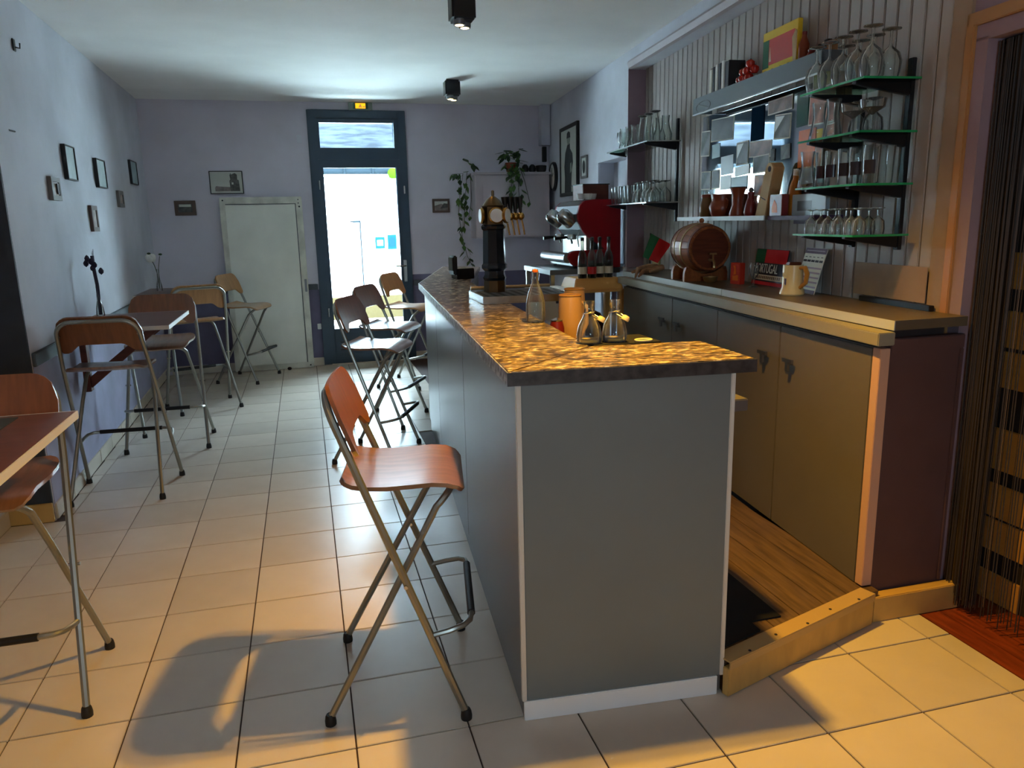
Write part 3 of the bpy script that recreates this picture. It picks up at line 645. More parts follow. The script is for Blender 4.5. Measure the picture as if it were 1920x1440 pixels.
# ------------------------------------------------------------------ pictures on walls
def frame_box(t, w, h, d, bw, fm, pm, glassy=False):
    """picture in local coords: x across, z up, -y towards the viewer; origin at centre on the wall"""
    MB().box(-w/2,w/2,-d,-.001,-h/2,-h/2+bw).box(-w/2,w/2,-d,-.001,h/2-bw,h/2).box(-w/2,-w/2+bw,-d,-.001,-h/2+bw,h/2-bw).box(w/2-bw,w/2,-d,-.001,-h/2+bw,h/2-bw).build('frame',fm,t,bev=.001)
    return MB().box(-w/2+bw,w/2-bw,-d*.7,-.002,-h/2+bw,h/2-bw).build('print',pm,t)
def lpic(y0,y1,z0,z1,d,bw,fm,pm,label,tilt=0,extra=None):
    yc=(y0+y1)/2; t = thing('framed_picture',label,'picture',(LX(yc)+.001,yc,(z0+z1)/2)); t.rotation_euler=(0,tilt,PI/2+LROT); frame_box(t,y1-y0,z1-z0,d,bw,fm,pm)
    if extra: extra(t)
mat('print_pale',(190,206,208),.35,var=.2,scale=8); mat('print_teal',(150,176,180),.35,var=.3,scale=8); mat('frame_grey',(118,116,116),.6); mat('print_brown',(150,130,118),.5,var=.4,scale=20); mat('frame_brown',(92,74,66),.6)
lpic(3.04,3.27,1.785,1.995,.026,.008,'black','print_pale','largest black framed pale print on the left wall, nearest the viewer')
lpic(3.85,4.13,1.775,1.978,.026,.008,'black','print_pale','second black framed pale print on the left wall, in the middle')
lpic(5.19,5.49,1.865,2.07,.022,.008,'black','print_teal','third black framed print on the left wall, next to the corner')
def slot(t): MB().box(.012,.04,-.0265,-.02,-.03,.03).build('dark_motif','black',t)
lpic(2.65,2.83,1.65,1.782,.024,.028,'frame_grey','print_brown','small grey framed photo nearest the viewer on the left wall',0,slot)
lpic(3.53,3.70,1.467,1.642,.022,.03,'frame_brown','print_brown','lowest small brown framed photo on the left wall',0)
lpic(4.52,4.71,1.652,1.782,.022,.03,'frame_grey','print_brown','small grey framed photo between two black frames on the left wall',0)
def bpic(x0,x1,z0,z1,d,bw,fm,pm,label):
    t = thing('framed_picture',label,'picture',((x0+x1)/2,5.999,(z0+z1)/2)); frame_box(t,x1-x0,z1-z0,d,bw,fm,pm); return t
mat('sepia_sky',(186,188,180),.5,var=.1,scale=5); mat('sepia_dark',(84,84,82),.6,var=.4,scale=30); mat('sepia_mid',(132,122,120),.6,var=.3,scale=30)
t = bpic(-.557,-.242,1.800,2.022,.02,.008,'black','sepia_sky','black framed old photo of a stone tower above the white leaning door')
MB().prismy([(.035,-.085),(.125,-.085),(.118,.02),(.105,.028),(.105,.075),(.085,.09),(.05,.075),(.045,.09),(.035,.07),(.04,.03),(.03,.015)],-.0165,-.0142).build('tower_image','sepia_dark',t)
MB().prismy([(-.11,-.085),(.035,-.085),(.035,-.045),(-.05,-.04),(-.10,-.035),(-.11,-.05)],-.016,-.0142).build('wall_image','sepia_mid',t)
MB().box(.05,.066,-.0172,-.0166,-.02,.0).build('window_image','sepia_sky',t)
t = bpic(-.905,-.709,1.596,1.74,.02,.032,'frame_brown','sepia_dark','small dark framed landscape photo left of the white leaning door')
MB().box(-.055,.055,-.0165,-.0142,.012,.036).build('sky_image','sepia_sky',t)
t = bpic(1.663,1.849,1.578,1.723,.02,.022,'frame_brown','sepia_mid','small brown framed photo on the back wall right of the street door')
MB().prismy([(-.07,.0),(.0,.02),(.07,-.005),(.07,.045),(-.07,.045)],-.0165,-.0142).build('sky_image','sepia_sky',t); MB().prismy([(-.01,-.03),(.07,-.02),(.07,.02),(.03,.025)],-.0167,-.0143).build('hill_image','sepia_dark',t)
def wpic(s,z,w,h,d,bw,fm,pm,label,cat='picture'):
    t = thing('framed_picture',label,cat,WA(s,.001,z),TH+PI/2+PI); frame_box(t,w,h,d,bw,fm,pm); return t
mat('poster_paper',(206,212,204),.6,var=.05,scale=4); mat('poster_dark',(52,58,60),.7,var=.2,scale=10); mat('poster_skin',(150,160,150),.7)
t = wpic(5.03,2.04,.70,.67,.028,.035,'black','poster_paper','tall black framed poster of a standing figure in dark coat')
sil=[(-.16,-.30),(.10,-.30),(.12,-.10),(.17,-.02),(.15,.06),(.06,.11),(.05,.16),(-.02,.17),(-.07,.13),(-.13,.08),(-.17,-.05),(-.15,-.15)]
MB().prismy(sil,-.0215,-.0198).build('coat_image','poster_dark',t); MB().prismy([(-.05+.062*math.cos(a*PI/6)+.05,.205+.055*math.sin(a*PI/6)) for a in range(12)],-.0218,-.0199).build('head_image','poster_skin',t); MB().prismy([(-.07,.215),(.07,.215),(.055,.262),(.0,.278),(-.055,.262)],-.0222,-.02).build('hair_image','poster_dark',t); MB().prismy([(.06,-.12),(.13,-.10),(.12,-.02),(.07,-.03)],-.0222,-.02).build('hand_image','poster_skin',t)
t = wpic(4.487,1.945,.20,.20,.018,.02,'frame_grey','poster_paper','small grey framed print beside the tall figure poster')
MB().prismy([(.045*math.cos(a*PI/8),.058*math.sin(a*PI/8)) for a in range(16)],-.0145,-.012).build('oval_image','poster_dark',t)
ck = thing('wall_clock','round pale wall clock with dark rim beside the tall poster','clock',WA(5.72,.001,1.93),TH+PI/2+PI)
MB().lathe([(.150,0),(.152,.02),(.142,.034),(.130,.034),(.130,.026),(.0001,.026)],32).xf(Matrix.Rotation(PI/2,4,'X')).build('case','metal_dark',ck,smooth=True)
MB().lathe([(.0001,.0265),(.129,.0265),(.129,.0275),(.0001,.0275)],32).xf(Matrix.Rotation(PI/2,4,'X')).build('dial','white_plain',ck)
MB().box(-.004,.004,-.031,-.029,0,.09).build('minute_hand','black',ck); MB().prismy([(0,-.004),(.06,.03),(.058,.036),(0,.004)],-.031,-.029).build('hour_hand','black',ck)
struct(MB().box(2.865,2.965,5.88,5.999,2.27,2.69),'trim_12','wall_lav','boxed pale duct in the far right ceiling corner','duct',bev=.004)
MB().box(2.90,2.945,5.955,5.9985,2.10,2.26).build('speaker_box','black',label='small black box below the duct in the far right corner',cat='box',bev=.004)
hk=thing('wall_hook','small dark hook high on the left wall near the ceiling','hook',(LX(2.4)+.001,2.4,2.42)); MB().box(0,.008,-.016,.016,-.03,.03).build('plate','metal_dark',hk,bev=.002); MB().tube([(.008,0,-.01),(.03,0,-.015),(.032,0,.01)],.004,6).build('hook','metal_dark',hk)
MB().cyl((LX(2.16),2.13,1.972),(LX(2.16)+.006,2.20,1.972),.004,6).build('nail','black',label='bare dark nail on the left wall above the small grey frame',cat='nail')

# ------------------------------------------------------------------ white door leaning on the back wall
ld = thing('leaning_door','old white panel door leaning against the back wall','door',(-.085,5.905,0)); ld.rotation_euler.x = -math.atan(.055/1.76)
MB().box(-.395,.395,0,.03,.003,1.765).build('panel','white_paint',ld,bev=.003)
MB().box(-.395,.395,-.02,0,1.70,1.765).box(-.395,-.345,-.02,0,.06,1.70).box(.335,.395,-.02,0,.06,1.70).box(-.395,.395,-.02,0,.003,.06).build('stiles_and_rails','white_worn',ld,bev=.003)
MB().box(-.345,.335,-.0015,-.0005,1.692,1.70).box(.327,.335,-.0015,-.0005,.06,1.692).build('shadow_joint','dado',ld)
for x_,z_,r_ in ((-.365,1.735,.008),(.36,1.735,.006),(.36,1.70,.006),(.368,1.665,.009),(.36,.03,.008)): MB().cyl((x_,-.0215,z_),(x_,-.018,z_),r_,10).build('screw_hole','ink',ld)
MB().box(.362,.385,-.024,-.019,.80,.93).build('lock_plate','steel_dull',ld,bev=.002)
MB().sphere((.06,5.80,.022),.022,8,.8).build('door_wedge','rubber',label='small dark stopper on the floor in front of the leaning door',cat='stopper',smooth=True)

# ------------------------------------------------------------------ wall cupboard and plants
cp = thing('wall_cupboard','pale mauve two door wall cupboard in the back corner','cupboard',(2.08,5.72,1.30))
MB().box(0,.82,.02,.275,0,.655).build('carcass','cup_paint',cp); MB().box(-.015,.835,-.01,.275,.655,.68).build('cornice','cup_paint',cp,bev=.003)
for x0,x1,hx in ((.005,.408,.38),(.412,.815,.44)):
    d=MB().box(x0,x1,0,.019,.01,.645).build('door','cup_paint',cp,bev=.003); MB().box(x0+.07,x1-.07,-.006,.0,.08,.575).build('raised_panel','cup_paint',d,bev=.005); MB().sphere((hx,-.012,.32),.012,6).build('knob','steel_dull',d,smooth=True)
def leaf_mesh(c, sz, az, tilt):
    m = MB().prism([(0,0),(.35*sz,.28*sz),(.55*sz,.25*sz),(sz,0),(.55*sz,-.25*sz),(.35*sz,-.28*sz)],-.001,.001)
    return m.xf(Matrix.Translation(c) @ Matrix.Rotation(az,4,'Z') @ Matrix.Rotation(tilt,4,'Y'))
def plant(loc, label, pot, strands, n_top):
    t = thing('trailing_plant', label, 'potted plant', loc)
    if pot: MB().shell([(.045,0),(.055,.05),(.062,.10)],.005,14).build('pot','clay',t,smooth=True)
    R = random.Random(hash(label) % 1000 if False else len(label))
    for k in range(n_top):
        c = (R.uniform(-.10,.10),R.uniform(-.10,.05),R.uniform(.06,.24)); leaf_mesh(c,R.uniform(.07,.12),R.uniform(0,6.3),R.uniform(-.2,1.3)).build('leaf','leaf_dark' if k%3 else 'leaf',t)
    for pts, dens in strands:
        MB().tube(pts,.003,5).build('vine','stem',t)
        for i in range(len(pts)-1):
            a,b = Vector(pts[i]),Vector(pts[i+1])
            for q in range(dens): 
                c = a.lerp(b,R.random())+Vector((R.uniform(-.03,.03),R.uniform(-.03,.0),0)); leaf_mesh(c,R.uniform(.06,.10),R.uniform(0,6.3),R.uniform(.5,1.4)).build('leaf','leaf' if R.random()<.6 else 'leaf_dark',t)
plant((2.49,5.80,1.98),'bushy green plant hanging from the middle of the wall cupboard','p',[([(0,-.07,.06),(-.02,-.11,0),(-.03,-.125,-.15),(-.02,-.125,-.33)],9),([(.06,-.07,.06),(.05,-.11,0),(.05,-.125,-.2),(.06,-.125,-.34)],9),([(.08,-.08,.04),(.12,-.12,-.1),(.17,-.125,-.32)],1)],46)
plant((2.00,5.83,1.905),'straggling ivy trailing down the wall left of the cupboard',None,[([(-.14,-.01,.06),(-.02,.02,.07),(-.05,.05,-.10),(-.07,.08,-.35),(-.03,.10,-.62),(.02,.12,-.80),(.12,.13,-1.0)],7),([(.02,.0,.08),(.0,.05,-.2),(-.01,.10,-.5)],4),([(.06,.02,.07),(.07,.06,-.2),(.045,.1,-.38)],2)],5)
for x_,lb,m_ in ((2.665,'small dark figurine on the cupboard top, nearest the plant','black'),(2.745,'round dark ornament on the cupboard top','metal_dark'),(2.845,'dark low bowl at the right end of the cupboard top','photo_dark')):
    MB().lathe([(.02,0),(.035,.01),(.04,.04),(.03,.07),(.015,.085)] if m_!='photo_dark' else [(.04,0),(.055,.02),(.06,.07),(.05,.075)],12,(0,0,0)).build('ornament',m_,loc=(x_,5.85,1.9805),smooth=True,label=lb,cat='ornament')

# ------------------------------------------------------------------ things on the bar
tr = thing('drip_tray','stainless drip tray under the beer tap tower','drip tray',(1.123,1.308,1.0815),math.radians(-1.5))
MB().box(0,.46,0,.40,0,.006).box(0,.46,0,.006,.006,.036).box(0,.46,.394,.40,.006,.036).box(0,.006,.006,.394,.006,.036).box(.454,.46,.006,.394,.006,.036).build('tray','steel',tr,bev=.001)
gr_ = MB().box(.008,.452,.008,.392,.026,.030).build('grille','steel_dull',tr)
for k in range(9): MB().box(.03+.046*k,.05+.046*k,.03,.37,.0301,.0306).build('slot','black',gr_)
MB().cyl((.01,.385,.048),(.45,.385,.048),.009,10).build('copper_rail','hoop',tr,smooth=True)
tp = thing('beer_tap_tower','black column beer tap tower with domed bronze top','beer tower',(1.262,1.63,1.1125))
MB().lathe([(.052,0),(.052,.05),(.050,.06)],8).xf(Matrix.Diagonal((1.15,1.15,1,1))).build('bronze_foot','bronze',tp,smooth=True)
MB().lathe([(.050,.06),(.056,.075),(.048,.09),(.047,.11),(.060,.125),(.060,.14),(.054,.15),(.050,.32),(.056,.328),(.058,.34),(.052,.35)],8).xf(Matrix.Diagonal((1.15,1.15,1,1))).build('column','tap_body',tp)
MB().lathe([(.050,.35),(.050,.44),(.055,.445)],8).xf(Matrix.Diagonal((1.15,1.15,1,1))).build('head','bronze',tp)
MB().lathe([(.057,.445),(.050,.455),(.035,.475),(.016,.49),(.008,.495),(.008,.52),(.0001,.525)],16).build('dome','bronze',tp,smooth=True)
for (px_,py_,ang) in ((-.060,-.02,PI),(.0,-.062,-PI/2),(.052,-.05,-.7)):
    md = MB().lathe([(.0001,0),(.040,0),(.042,.008),(.036,.014),(.0001,.014)],24).xf(Matrix.Translation((px_,py_,.395)) @ Matrix.Rotation(ang,4,'Z') @ Matrix.Rotation(PI/2,4,'Y')).build('medallion','brass',tp,smooth=True)
    MB().lathe([(.0001,.0142),(.034,.0142),(.034,.016),(.0001,.016)],24).xf(Matrix.Translation((px_,py_,.395)) @ Matrix.Rotation(ang,4,'Z') @ Matrix.Rotation(PI/2,4,'Y')).build('medallion_face','card_white',md)
for k in range(4):
    x_,y_ = .075+.031*k, .03+.012*k
    p = MB().tube([(x_-.03,y_,.39),(x_,y_,.39)],.011,10).build('tap_valve','brass',tp,smooth=True); MB().sphere((x_,y_,.39),.021,8).build('tap_ball','brass',p,smooth=True)
    MB().tube([(x_,y_,.41),(x_-.002,y_,.43),(x_-.005,y_,.49)],[.008,.010,.019],10).build('tap_lever','black',p,smooth=True)
    MB().tube([(x_+.004,y_,.378),(x_+.012,y_,.34),(x_+.020,y_,.292)],.005,8).build('spout','brass',p,smooth=True)
pt = thing('card_terminal','black payment terminal with upright screen at the far bar end','card terminal',(1.37,3.06,1.0815),math.radians(8))
MB().prismx([(-.06,0),(.07,0),(.07,.05),(-.06,.075)],-.055,.075).build('base','black_gloss',pt,bev=.004); MB().box(-.075,-.045,-.05,.06,.03,.165).build('screen_body','black',pt,bev=.008); MB().box(-.08,-.0755,-.04,.05,.06,.15).build('screen','black_gloss',pt)
def swing_bottle(loc, label, stop_ang):
    t = thing('swing_top_bottle',label,'bottle',loc)
    MB().shell([(.036,0),(.041,.006),(.042,.03),(.036,.058),(.022,.085),(.0165,.10),(.0155,.118),(.018,.122),(.018,.138)],.0022,20).build('body','glass_clear',t,smooth=True)
    MB().lathe([(.033,.004),(.037,.008),(.038,.014),(.0001,.014)],16).build('liquid','liquid',t,smooth=True)
    c,s_ = math.cos(stop_ang),math.sin(stop_ang)
    w=MB().tube([(.020*math.cos(a*PI/6),.020*math.sin(a*PI/6),.100+.004*math.cos(a*PI/6-stop_ang)) for a in range(12)],.0016,5,closed=True)
    w.tube([(.014*-s_,.014*c,.10),(.032*c-.010*s_,.032*s_+.010*c,.084),(.036*c,.036*s_,.080)],.0014,5); w.tube([(-.014*-s_,-.014*c,.10),(.032*c+.010*s_,.032*s_-.010*c,.084),(.036*c,.036*s_,.080)],.0014,5); w.build('wire_bail','steel',t)
    MB().lathe([(.0001,-.008),(.013,-.008),(.014,.0),(.010,.008),(.0001,.009)],12).xf(Matrix.Translation((.041*c,.041*s_,.080)) @ Matrix.Rotation(.5,4,'Y')).build('stopper','cream',t,smooth=True)
bx_=thing('bottle_box','dark box against the inner bar corner carrying two round bottles','box',(1.305,.035,.901))
MB().box(-.125,.11,-.072,.10,0,.172).build('body','metal_dark',bx_,bev=.003); MB().box(-.127,.112,-.074,.102,.172,.1785).build('rubber_top','mat_black',bx_,bev=.002)
swing_bottle((1.180,.012,1.0806),'left of two round swing-top bottles at the inner bar corner',-.6)
swing_bottle((1.270,.012,1.0806),'right of two round swing-top bottles at the inner bar corner',-.9)
MB().tube([(.029*math.cos(a*PI/12),.020*math.sin(a*PI/12),.004) for a in range(24)],.0035,6,closed=True).build('rubber_ring','cream',loc=(1.362,-.015,1.0795),label='pale sealing ring lying right of the round bottles',cat='ring',smooth=True)
tb=thing('tall_swing_bottle','tall clear bottle with orange seal standing at the bar inner edge','bottle',(1.17,.585,1.081))
MB().shell([(.034,0),(.038,.006),(.038,.075),(.030,.115),(.016,.15),(.012,.17),(.012,.20)],.002,20).build('body','glass_clear',tb,smooth=True); MB().lathe([(.011,.198),(.012,.205),(.0001,.212)],12).build('seal','card_orange',tb); MB().tube([(.014,0,.165),(.018,0,.19),(.010,0,.209),(-.010,0,.209),(-.018,0,.19),(-.014,0,.165)],.0015,5).build('wire_bail','steel',tb)
def pitcher(loc, label, rz):
    t = thing('tan_pitcher',label,'pitcher',loc,rz); MB().shell([(.045,0),(.052,.01),(.054,.15),(.050,.235),(.048,.25)],.004,20).build('body','tan_pitcher',t,smooth=True)
    MB().tube([(.050,0,.22),(.075,0,.20),(.078,0,.12),(.052,0,.06)],[.006,.010,.010,.006],8).build('handle','tan_pitcher',t,smooth=True); MB().lathe([(.049,.247),(.052,.250),(.049,.254),(.046,.251)],20).build('rim','mug_handle',t,smooth=True)
pitcher((1.42,.88,.901),'nearer tan pitcher behind the round bottles',.0); pitcher((1.54,1.16,.901),'farther tan pitcher half hidden by the nearer one',1.6)
rk=thing('red_jug','dark red jug with bright lid edge beside the tan pitchers','jug',(1.33,.80,.901)); MB().lathe([(.03,0),(.035,.01),(.033,.12),(.025,.15)],14).build('body','dark_red',rk,smooth=True); MB().lathe([(.026,.15),(.028,.155),(.0001,.165)],14).build('lid','steel',rk,smooth=True)

# ------------------------------------------------------------------ coffee corner
cs=thing('steel_stand','stainless stand carrying the coffee machine','stand',(0,0,.121))
MB().box(2.13,2.715,3.36,4.10,.935,.975).build('top','steel_dull',cs,bev=.004)
for x_ in (2.14,2.66):
    for y_ in (3.37,4.05): MB().box(x_,x_+.03,y_,y_+.03,0,.934).build('leg','steel',cs)
MB().box(2.22,2.70,3.45,4.0,.1,.125).build('lower_shelf','steel_dull',cs)
cb=thing('small_appliance','dark grey appliance box with round dials on the stand shelf','appliance',(2.22,3.40,.247)); MB().box(0,.3,0,.3,0,.66).build('casing','appliance',cb,bev=.006); MB().box(.02,.15,-.008,.0,.42,.62).build('control_panel','steel_dull',cb)
for k in (0,1): MB().cyl((.05+.05*k,-.02,.54),(.05+.05*k,-.008,.54),.013,10).build('dial','steel',cb,smooth=True)
em=thing('espresso_machine','red and chrome espresso machine on the steel stand','espresso machine',(0,3.375,1.097))
side=[(2.40,.30),(2.37,.36),(2.365,.42),(2.385,.485),(2.42,.52),(2.50,.53),(2.725,.53),(2.725,.0),(2.62,.0),(2.62,.12),(2.56,.17),(2.45,.24)]
MB().prismy(side,0,.03).build('side_panel','red_paint',em,bev=.004); MB().prismy(side,.57,.60).build('side_panel','red_paint',em,bev=.004)
MB().prismy([(x_,z_) for x_,z_ in side if True],.031,.569).build('body','steel_dull',em)
MB().prismy([(2.30,.05),(2.27,.09),(2.29,.13),(2.33,.14),(2.60,.145),(2.60,.02),(2.33,.02)],-.014,.03).build('base_side','red_paint',em,bev=.008); MB().tube([(2.285,.0,.085),(2.285,.60,.085)],.042,14).build('drip_front','steel',em,smooth=True)
MB().box(2.33,2.60,.031,.57,.02,.10).build('drip_base','steel_dull',em); MB().box(2.44,2.47,.02,.58,.10,.30).build('splash_back','steel',em)
for k in (0,1):
    yy=.10+.28*k
    gp=MB().lathe([(.055,0),(.06,.02),(.06,.10),(.045,.13)],16).xf(Matrix.Translation((2.355,yy,.35)) @ Matrix.Rotation(-.9,4,'Y')).build('group_head','steel',em,smooth=True)
    MB().lathe([(.040,-.02),(.042,0),(.036,.02)],14,(2.345,yy,.245)).build('portafilter','steel',gp,smooth=True); MB().tube([(2.31,yy,.245),(2.20,yy-.01,.235)],[.010,.014],8).build('portafilter_handle','black',gp,smooth=True); MB().tube([(2.345,yy,.225),(2.345,yy-.02,.195)],.008,6).build('spout','metal_dark',gp)
    MB().cyl((2.30,yy,.41),(2.23,yy,.41),.011,8).build('steam_knob','black',gp,smooth=True)
MB().tube([(2.38,-.0,.30),(2.35,-.03,.24),(2.36,-.035,.17)],.006,8).build('steam_wand','steel',em,smooth=True)
for x_ in (2.36,2.66):
    for y_ in (.05,.55): MB().cyl((x_,y_,0),(x_,y_,.021),.016,8).build('foot','metal_dark',em)
for k,(x_,y_) in enumerate(((2.43,.10),(2.48,.08),(2.53,.12))):
    MB().shell([(.024,0),(.032,.02),(.036,.045)],.003,12).build('coffee_cup','white_plain',loc=(x_,3.375+y_,1.628),label='%s white cup on top of the espresso machine'%(['leftmost','middle','rightmost'][k]),cat='cup',smooth=True)
wbx=thing('wooden_crate','open brown wooden crate on top of the espresso machine','crate',(2.50,3.62,1.628))
MB().box(0,.22,0,.012,0,.12).box(0,.22,.238,.25,0,.12).box(0,.012,.012,.238,0,.12).box(.208,.22,.012,.238,0,.12).box(.012,.208,.012,.238,0,.01).build('crate_body','bracket_wood',wbx,bev=.002); MB().box(-.006,.226,-.008,.258,.12,.127).build('crate_rim','black',wbx)
tbx=thing('tan_dispenser','tan plastic stand with lipped top holding dark bottles','stand',(2.10,2.76,.1205))
MB().prism([(.0,.0),(.41,.0),(.41,.33),(.0,.33)],.845,.862).build('lip','tan_plastic',tbx,bev=.004)
a=[(.015,.015),(.395,.015),(.395,.315),(.015,.315)]; b=[(.04,.04),(.37,.04),(.37,.29),(.04,.29)]
MB().add([(x_,y_,.862) for x_,y_ in a]+[(x_,y_,.945) for x_,y_ in b],[(3,2,1,0),(4,5,6,7)]+[(i,(i+1)%4,4+(i+1)%4,4+i) for i in range(4)]).build('lid','tan_plastic',tbx,bev=.006)
for x_ in (.01,.36):
    for y_ in (.01,.28): MB().box(x_,x_+.04,y_,y_+.04,0,.845).build('leg','tan_plastic',tbx)
MB().box(.06,.35,.06,.27,.30,.32).build('shelf','tan_plastic',tbx)
MB().lathe([(.09,0),(.10,.02),(.10,.30),(.07,.36),(.03,.38)],16).build('demijohn','syrup',loc=(2.30,2.92,.4415),label='dark wine coloured demijohn inside the tan stand',cat='demijohn',smooth=True)
for k,(x_,y_,lb) in enumerate(((2.20,2.83,'leftmost'),(2.265,2.81,'second'),(2.335,2.84,'third'),(2.40,2.83,'rightmost'))):
    t=thing('liqueur_bottle','%s dark liqueur bottle on the tan stand'%lb,'bottle',(x_,y_,1.0665))
    MB().shell([(.030,0),(.032,.006),(.032,.14),(.026,.17),(.012,.20),(.011,.255),(.013,.26),(.013,.27)],.002,16).build('glass','glass_smoke',t,smooth=True); MB().lathe([(.027,.003),(.0285,.006),(.0285,.10+.02*(k%2)),(.0001,.10+.02*(k%2))],14).build('liquor','syrup',t,smooth=True)
    MB().lathe([(.0325,.03),(.0326,.03),(.0326,.08),(.0325,.08)],16).build('label','label_red' if k==1 else 'beige',t); MB().lathe([(.014,.262),(.014,.285),(.0001,.288)],10).build('cap','black',t)
pb=thing('beige_case','beige equipment case in front of the dark appliance','case',(1.83,2.62,.1205)); MB().box(0,.24,0,.40,0,.86).build('body','beige',pb,bev=.006); MB().box(-.008,.248,-.008,.408,.86,.885).build('lid','white_plain',pb,bev=.004); MB().box(.10,.16,-.012,0,.80,.83).build('latch','ink',pb)

# ------------------------------------------------------------------ glass shelf units on the panelled wall
def wloc(t, s, d, z): t.location = WB(s, d, z); t.rotation_euler.z = TH; return t
def rail(s, z0, z1, label):
    t = wloc(thing('shelf_rail', label, 'shelf rail', group='black shelf uprights'), s, .0195, 0)
    MB().box(-.018,0,-.014,.014,z0,z1).build('upright','metal_dark',t,bev=.002)
    k=z0+.03
    while k < z1-.02:
        MB().box(-.0186,-.0178,-.003,.003,k,k+.012).build('slot','black',t); k+=.06
def gshelf(s0, s1, z, depth, arms, label, em='glass_edge', drop=.0):
    t = wloc(thing('glass_shelf', label, 'shelf', group='glass shelves on black brackets'), s0, .0, z)
    L=s1-s0
    MB().box(-depth,-.040,0,L,-.008,0).build('glass_plate','glass_shelf',t,bev=.0015)
    MB().box(-depth,-.041,-.0015,-.0002,-.008,0).box(-depth-.0015,-depth-.0002,0,L,-.008,0).build('polished_edge',em,t)
    for a in arms:
        y=a-s0
        MB().prismy([(-.0385,-.0085),(-depth+.01,-.0085),(-depth+.01,-.016),(-depth+.06,-.026),(-.0385,-.055)],y-.012,y+.012).build('bracket_arm','metal_dark',t,bev=.002)
rail(.225,1.335,2.046,'right black upright of the near shelf unit by the tan plaster'); rail(.52,1.337,1.94,'left black upright of the near shelf unit')
rail(2.533,1.45,2.122,'right black upright of the far shelf unit'); rail(3.30,1.455,1.96,'left black upright of the far shelf unit')
LEV=[1.967,1.779,1.589,1.399]
for z,n in zip(LEV,('top','second','third','lowest')): gshelf(.15,.58,z,.275,(.225,.52),'%s glass shelf of the near unit'%n)
gshelf(2.44,3.345,1.975,.275,(2.533,3.30),'upper glass shelf of the far unit','steel'); gshelf(2.44,3.345,1.582,.275,(2.533,3.30),'lower glass shelf of the far unit','steel')
PROF={
 'balloon':[(.0001,0),(.034,0),(.034,.003),(.006,.008),(.004,.05),(.008,.062),(.034,.085),(.043,.115),(.040,.15),(.033,.18)],
 'goblet':[(.0001,0),(.032,0),(.032,.003),(.006,.01),(.005,.04),(.012,.05),(.036,.075),(.040,.11),(.038,.14)],
 'tumbler':[(.0001,0),(.026,0),(.028,.004),(.031,.06),(.034,.13)],
 'highball':[(.0001,0),(.027,0),(.029,.004),(.031,.08),(.033,.14)],
 'flared':[(.0001,0),(.036,0),(.038,.004),(.030,.05),(.024,.09),(.026,.12),(.030,.148)],
 'pilsner':[(.0001,0),(.034,0),(.034,.004),(.018,.012),(.020,.03),(.030,.09),(.036,.15),(.034,.19)],
 'coupe':[(.0001,0),(.028,0),(.028,.003),(.005,.008),(.005,.06),(.012,.066),(.044,.085),(.048,.115)],
 'small':[(.0001,0),(.024,0),(.024,.003),(.005,.008),(.0045,.03),(.010,.036),(.024,.05),(.027,.08),(.025,.10)],
 'shot':[(.0001,0),(.022,0),(.024,.006),(.027,.085)],
 'jug':[(.0001,0),(.040,0),(.042,.004),(.045,.05),(.030,.09),(.022,.13),(.026,.17)]}
GM={}
def glass_obj(kind, s, d, z, label, group, flip=False, lab=None):
    key=(kind,flip)
    if key not in GM:
        p=PROF[kind]; h=p[-1][1]; m=MB().shell(p,.0018,16)
        if flip: m.xf(Matrix.Translation((0,0,h)) @ Matrix.Scale(-1,4,(0,0,1)))
        o=m.build(kind+'_glass','glass_clear',smooth=True); GM[key]=o
    else: o=GM[key].copy(); COL.objects.link(o)
    o.location=WB(s,d,z+.0006); o.rotation_euler.z=TH
    tag(o,label,'glass',group)
    if lab:
        q=MB()
        n=8; r=.0325
        vs=[]; 
        for i in range(n+1):
            a=PI+.15+(1.25)*i/n
            vs+= [(r*math.cos(a),r*math.sin(a),.035),(r*math.cos(a),r*math.sin(a),.085)]
        q.add(vs,[(2*i,2*i+2,2*i+3,2*i+1) for i in range(n)])
        l_=q.build('printed_label',lab,o); 
    return o
def row(kind, ss, d, z, where, group, flip=False, labs=None, jit=.006):
    n=len(ss)
    for k,s_ in enumerate(sorted(ss, reverse=True)):
        pos = ('leftmost','rightmost')[k] if n==2 else ('leftmost','middle','rightmost')[k] if n==3 else ('leftmost' if k==0 else 'rightmost' if k==n-1 else ORD[k]+' from left')
        nm={'balloon':'balloon wine glass','goblet':'goblet','tumbler':'tumbler','highball':'tall glass','flared':'flared beer glass','pilsner':'beer glass','coupe':'coupe glass','small':'small stemmed glass','shot':'straight tumbler','jug':'glass carafe'}[kind]
        glass_obj(kind, s_+random.uniform(-jit,jit), d+random.uniform(-jit,jit), z, '%s %s%s %s'%(pos,'inverted ' if flip else '',nm,where), group, flip, labs[k] if labs else None)
row('balloon',[.19,.28,.37,.46,.55],.225,LEV[0],'in front on the top near shelf','balloon glasses on the top near shelf',True,None,.002)
row('balloon',[.23,.325,.42,.515],.12,LEV[0],'at the back of the top near shelf','balloon glasses on the top near shelf',True,None,.002)
row('goblet',[.33,.43],.10,LEV[1],'at the back of the second near shelf','goblets on the second near shelf',True)
row('coupe',[.20,.31],.20,LEV[1],'at the right of the second near shelf','coupes on the second near shelf')
row('flared',[.42,.525],.215,LEV[1],'at the left of the second near shelf','flared glasses on the second near shelf')
row('highball',[.185,.265,.345,.425,.505],.20,LEV[2],'with dark label on the third near shelf','labelled glasses on the third near shelf',False,['syrup','syrup','ink','ink','ink'])
row('highball',[.22,.31,.40],.115,LEV[2],'at the back of the third near shelf','plain glasses on the third near shelf')
glass_obj('flared',.562,.235,LEV[2],'flared glass at the far left front corner of the third near shelf','flared glass on the third near shelf')
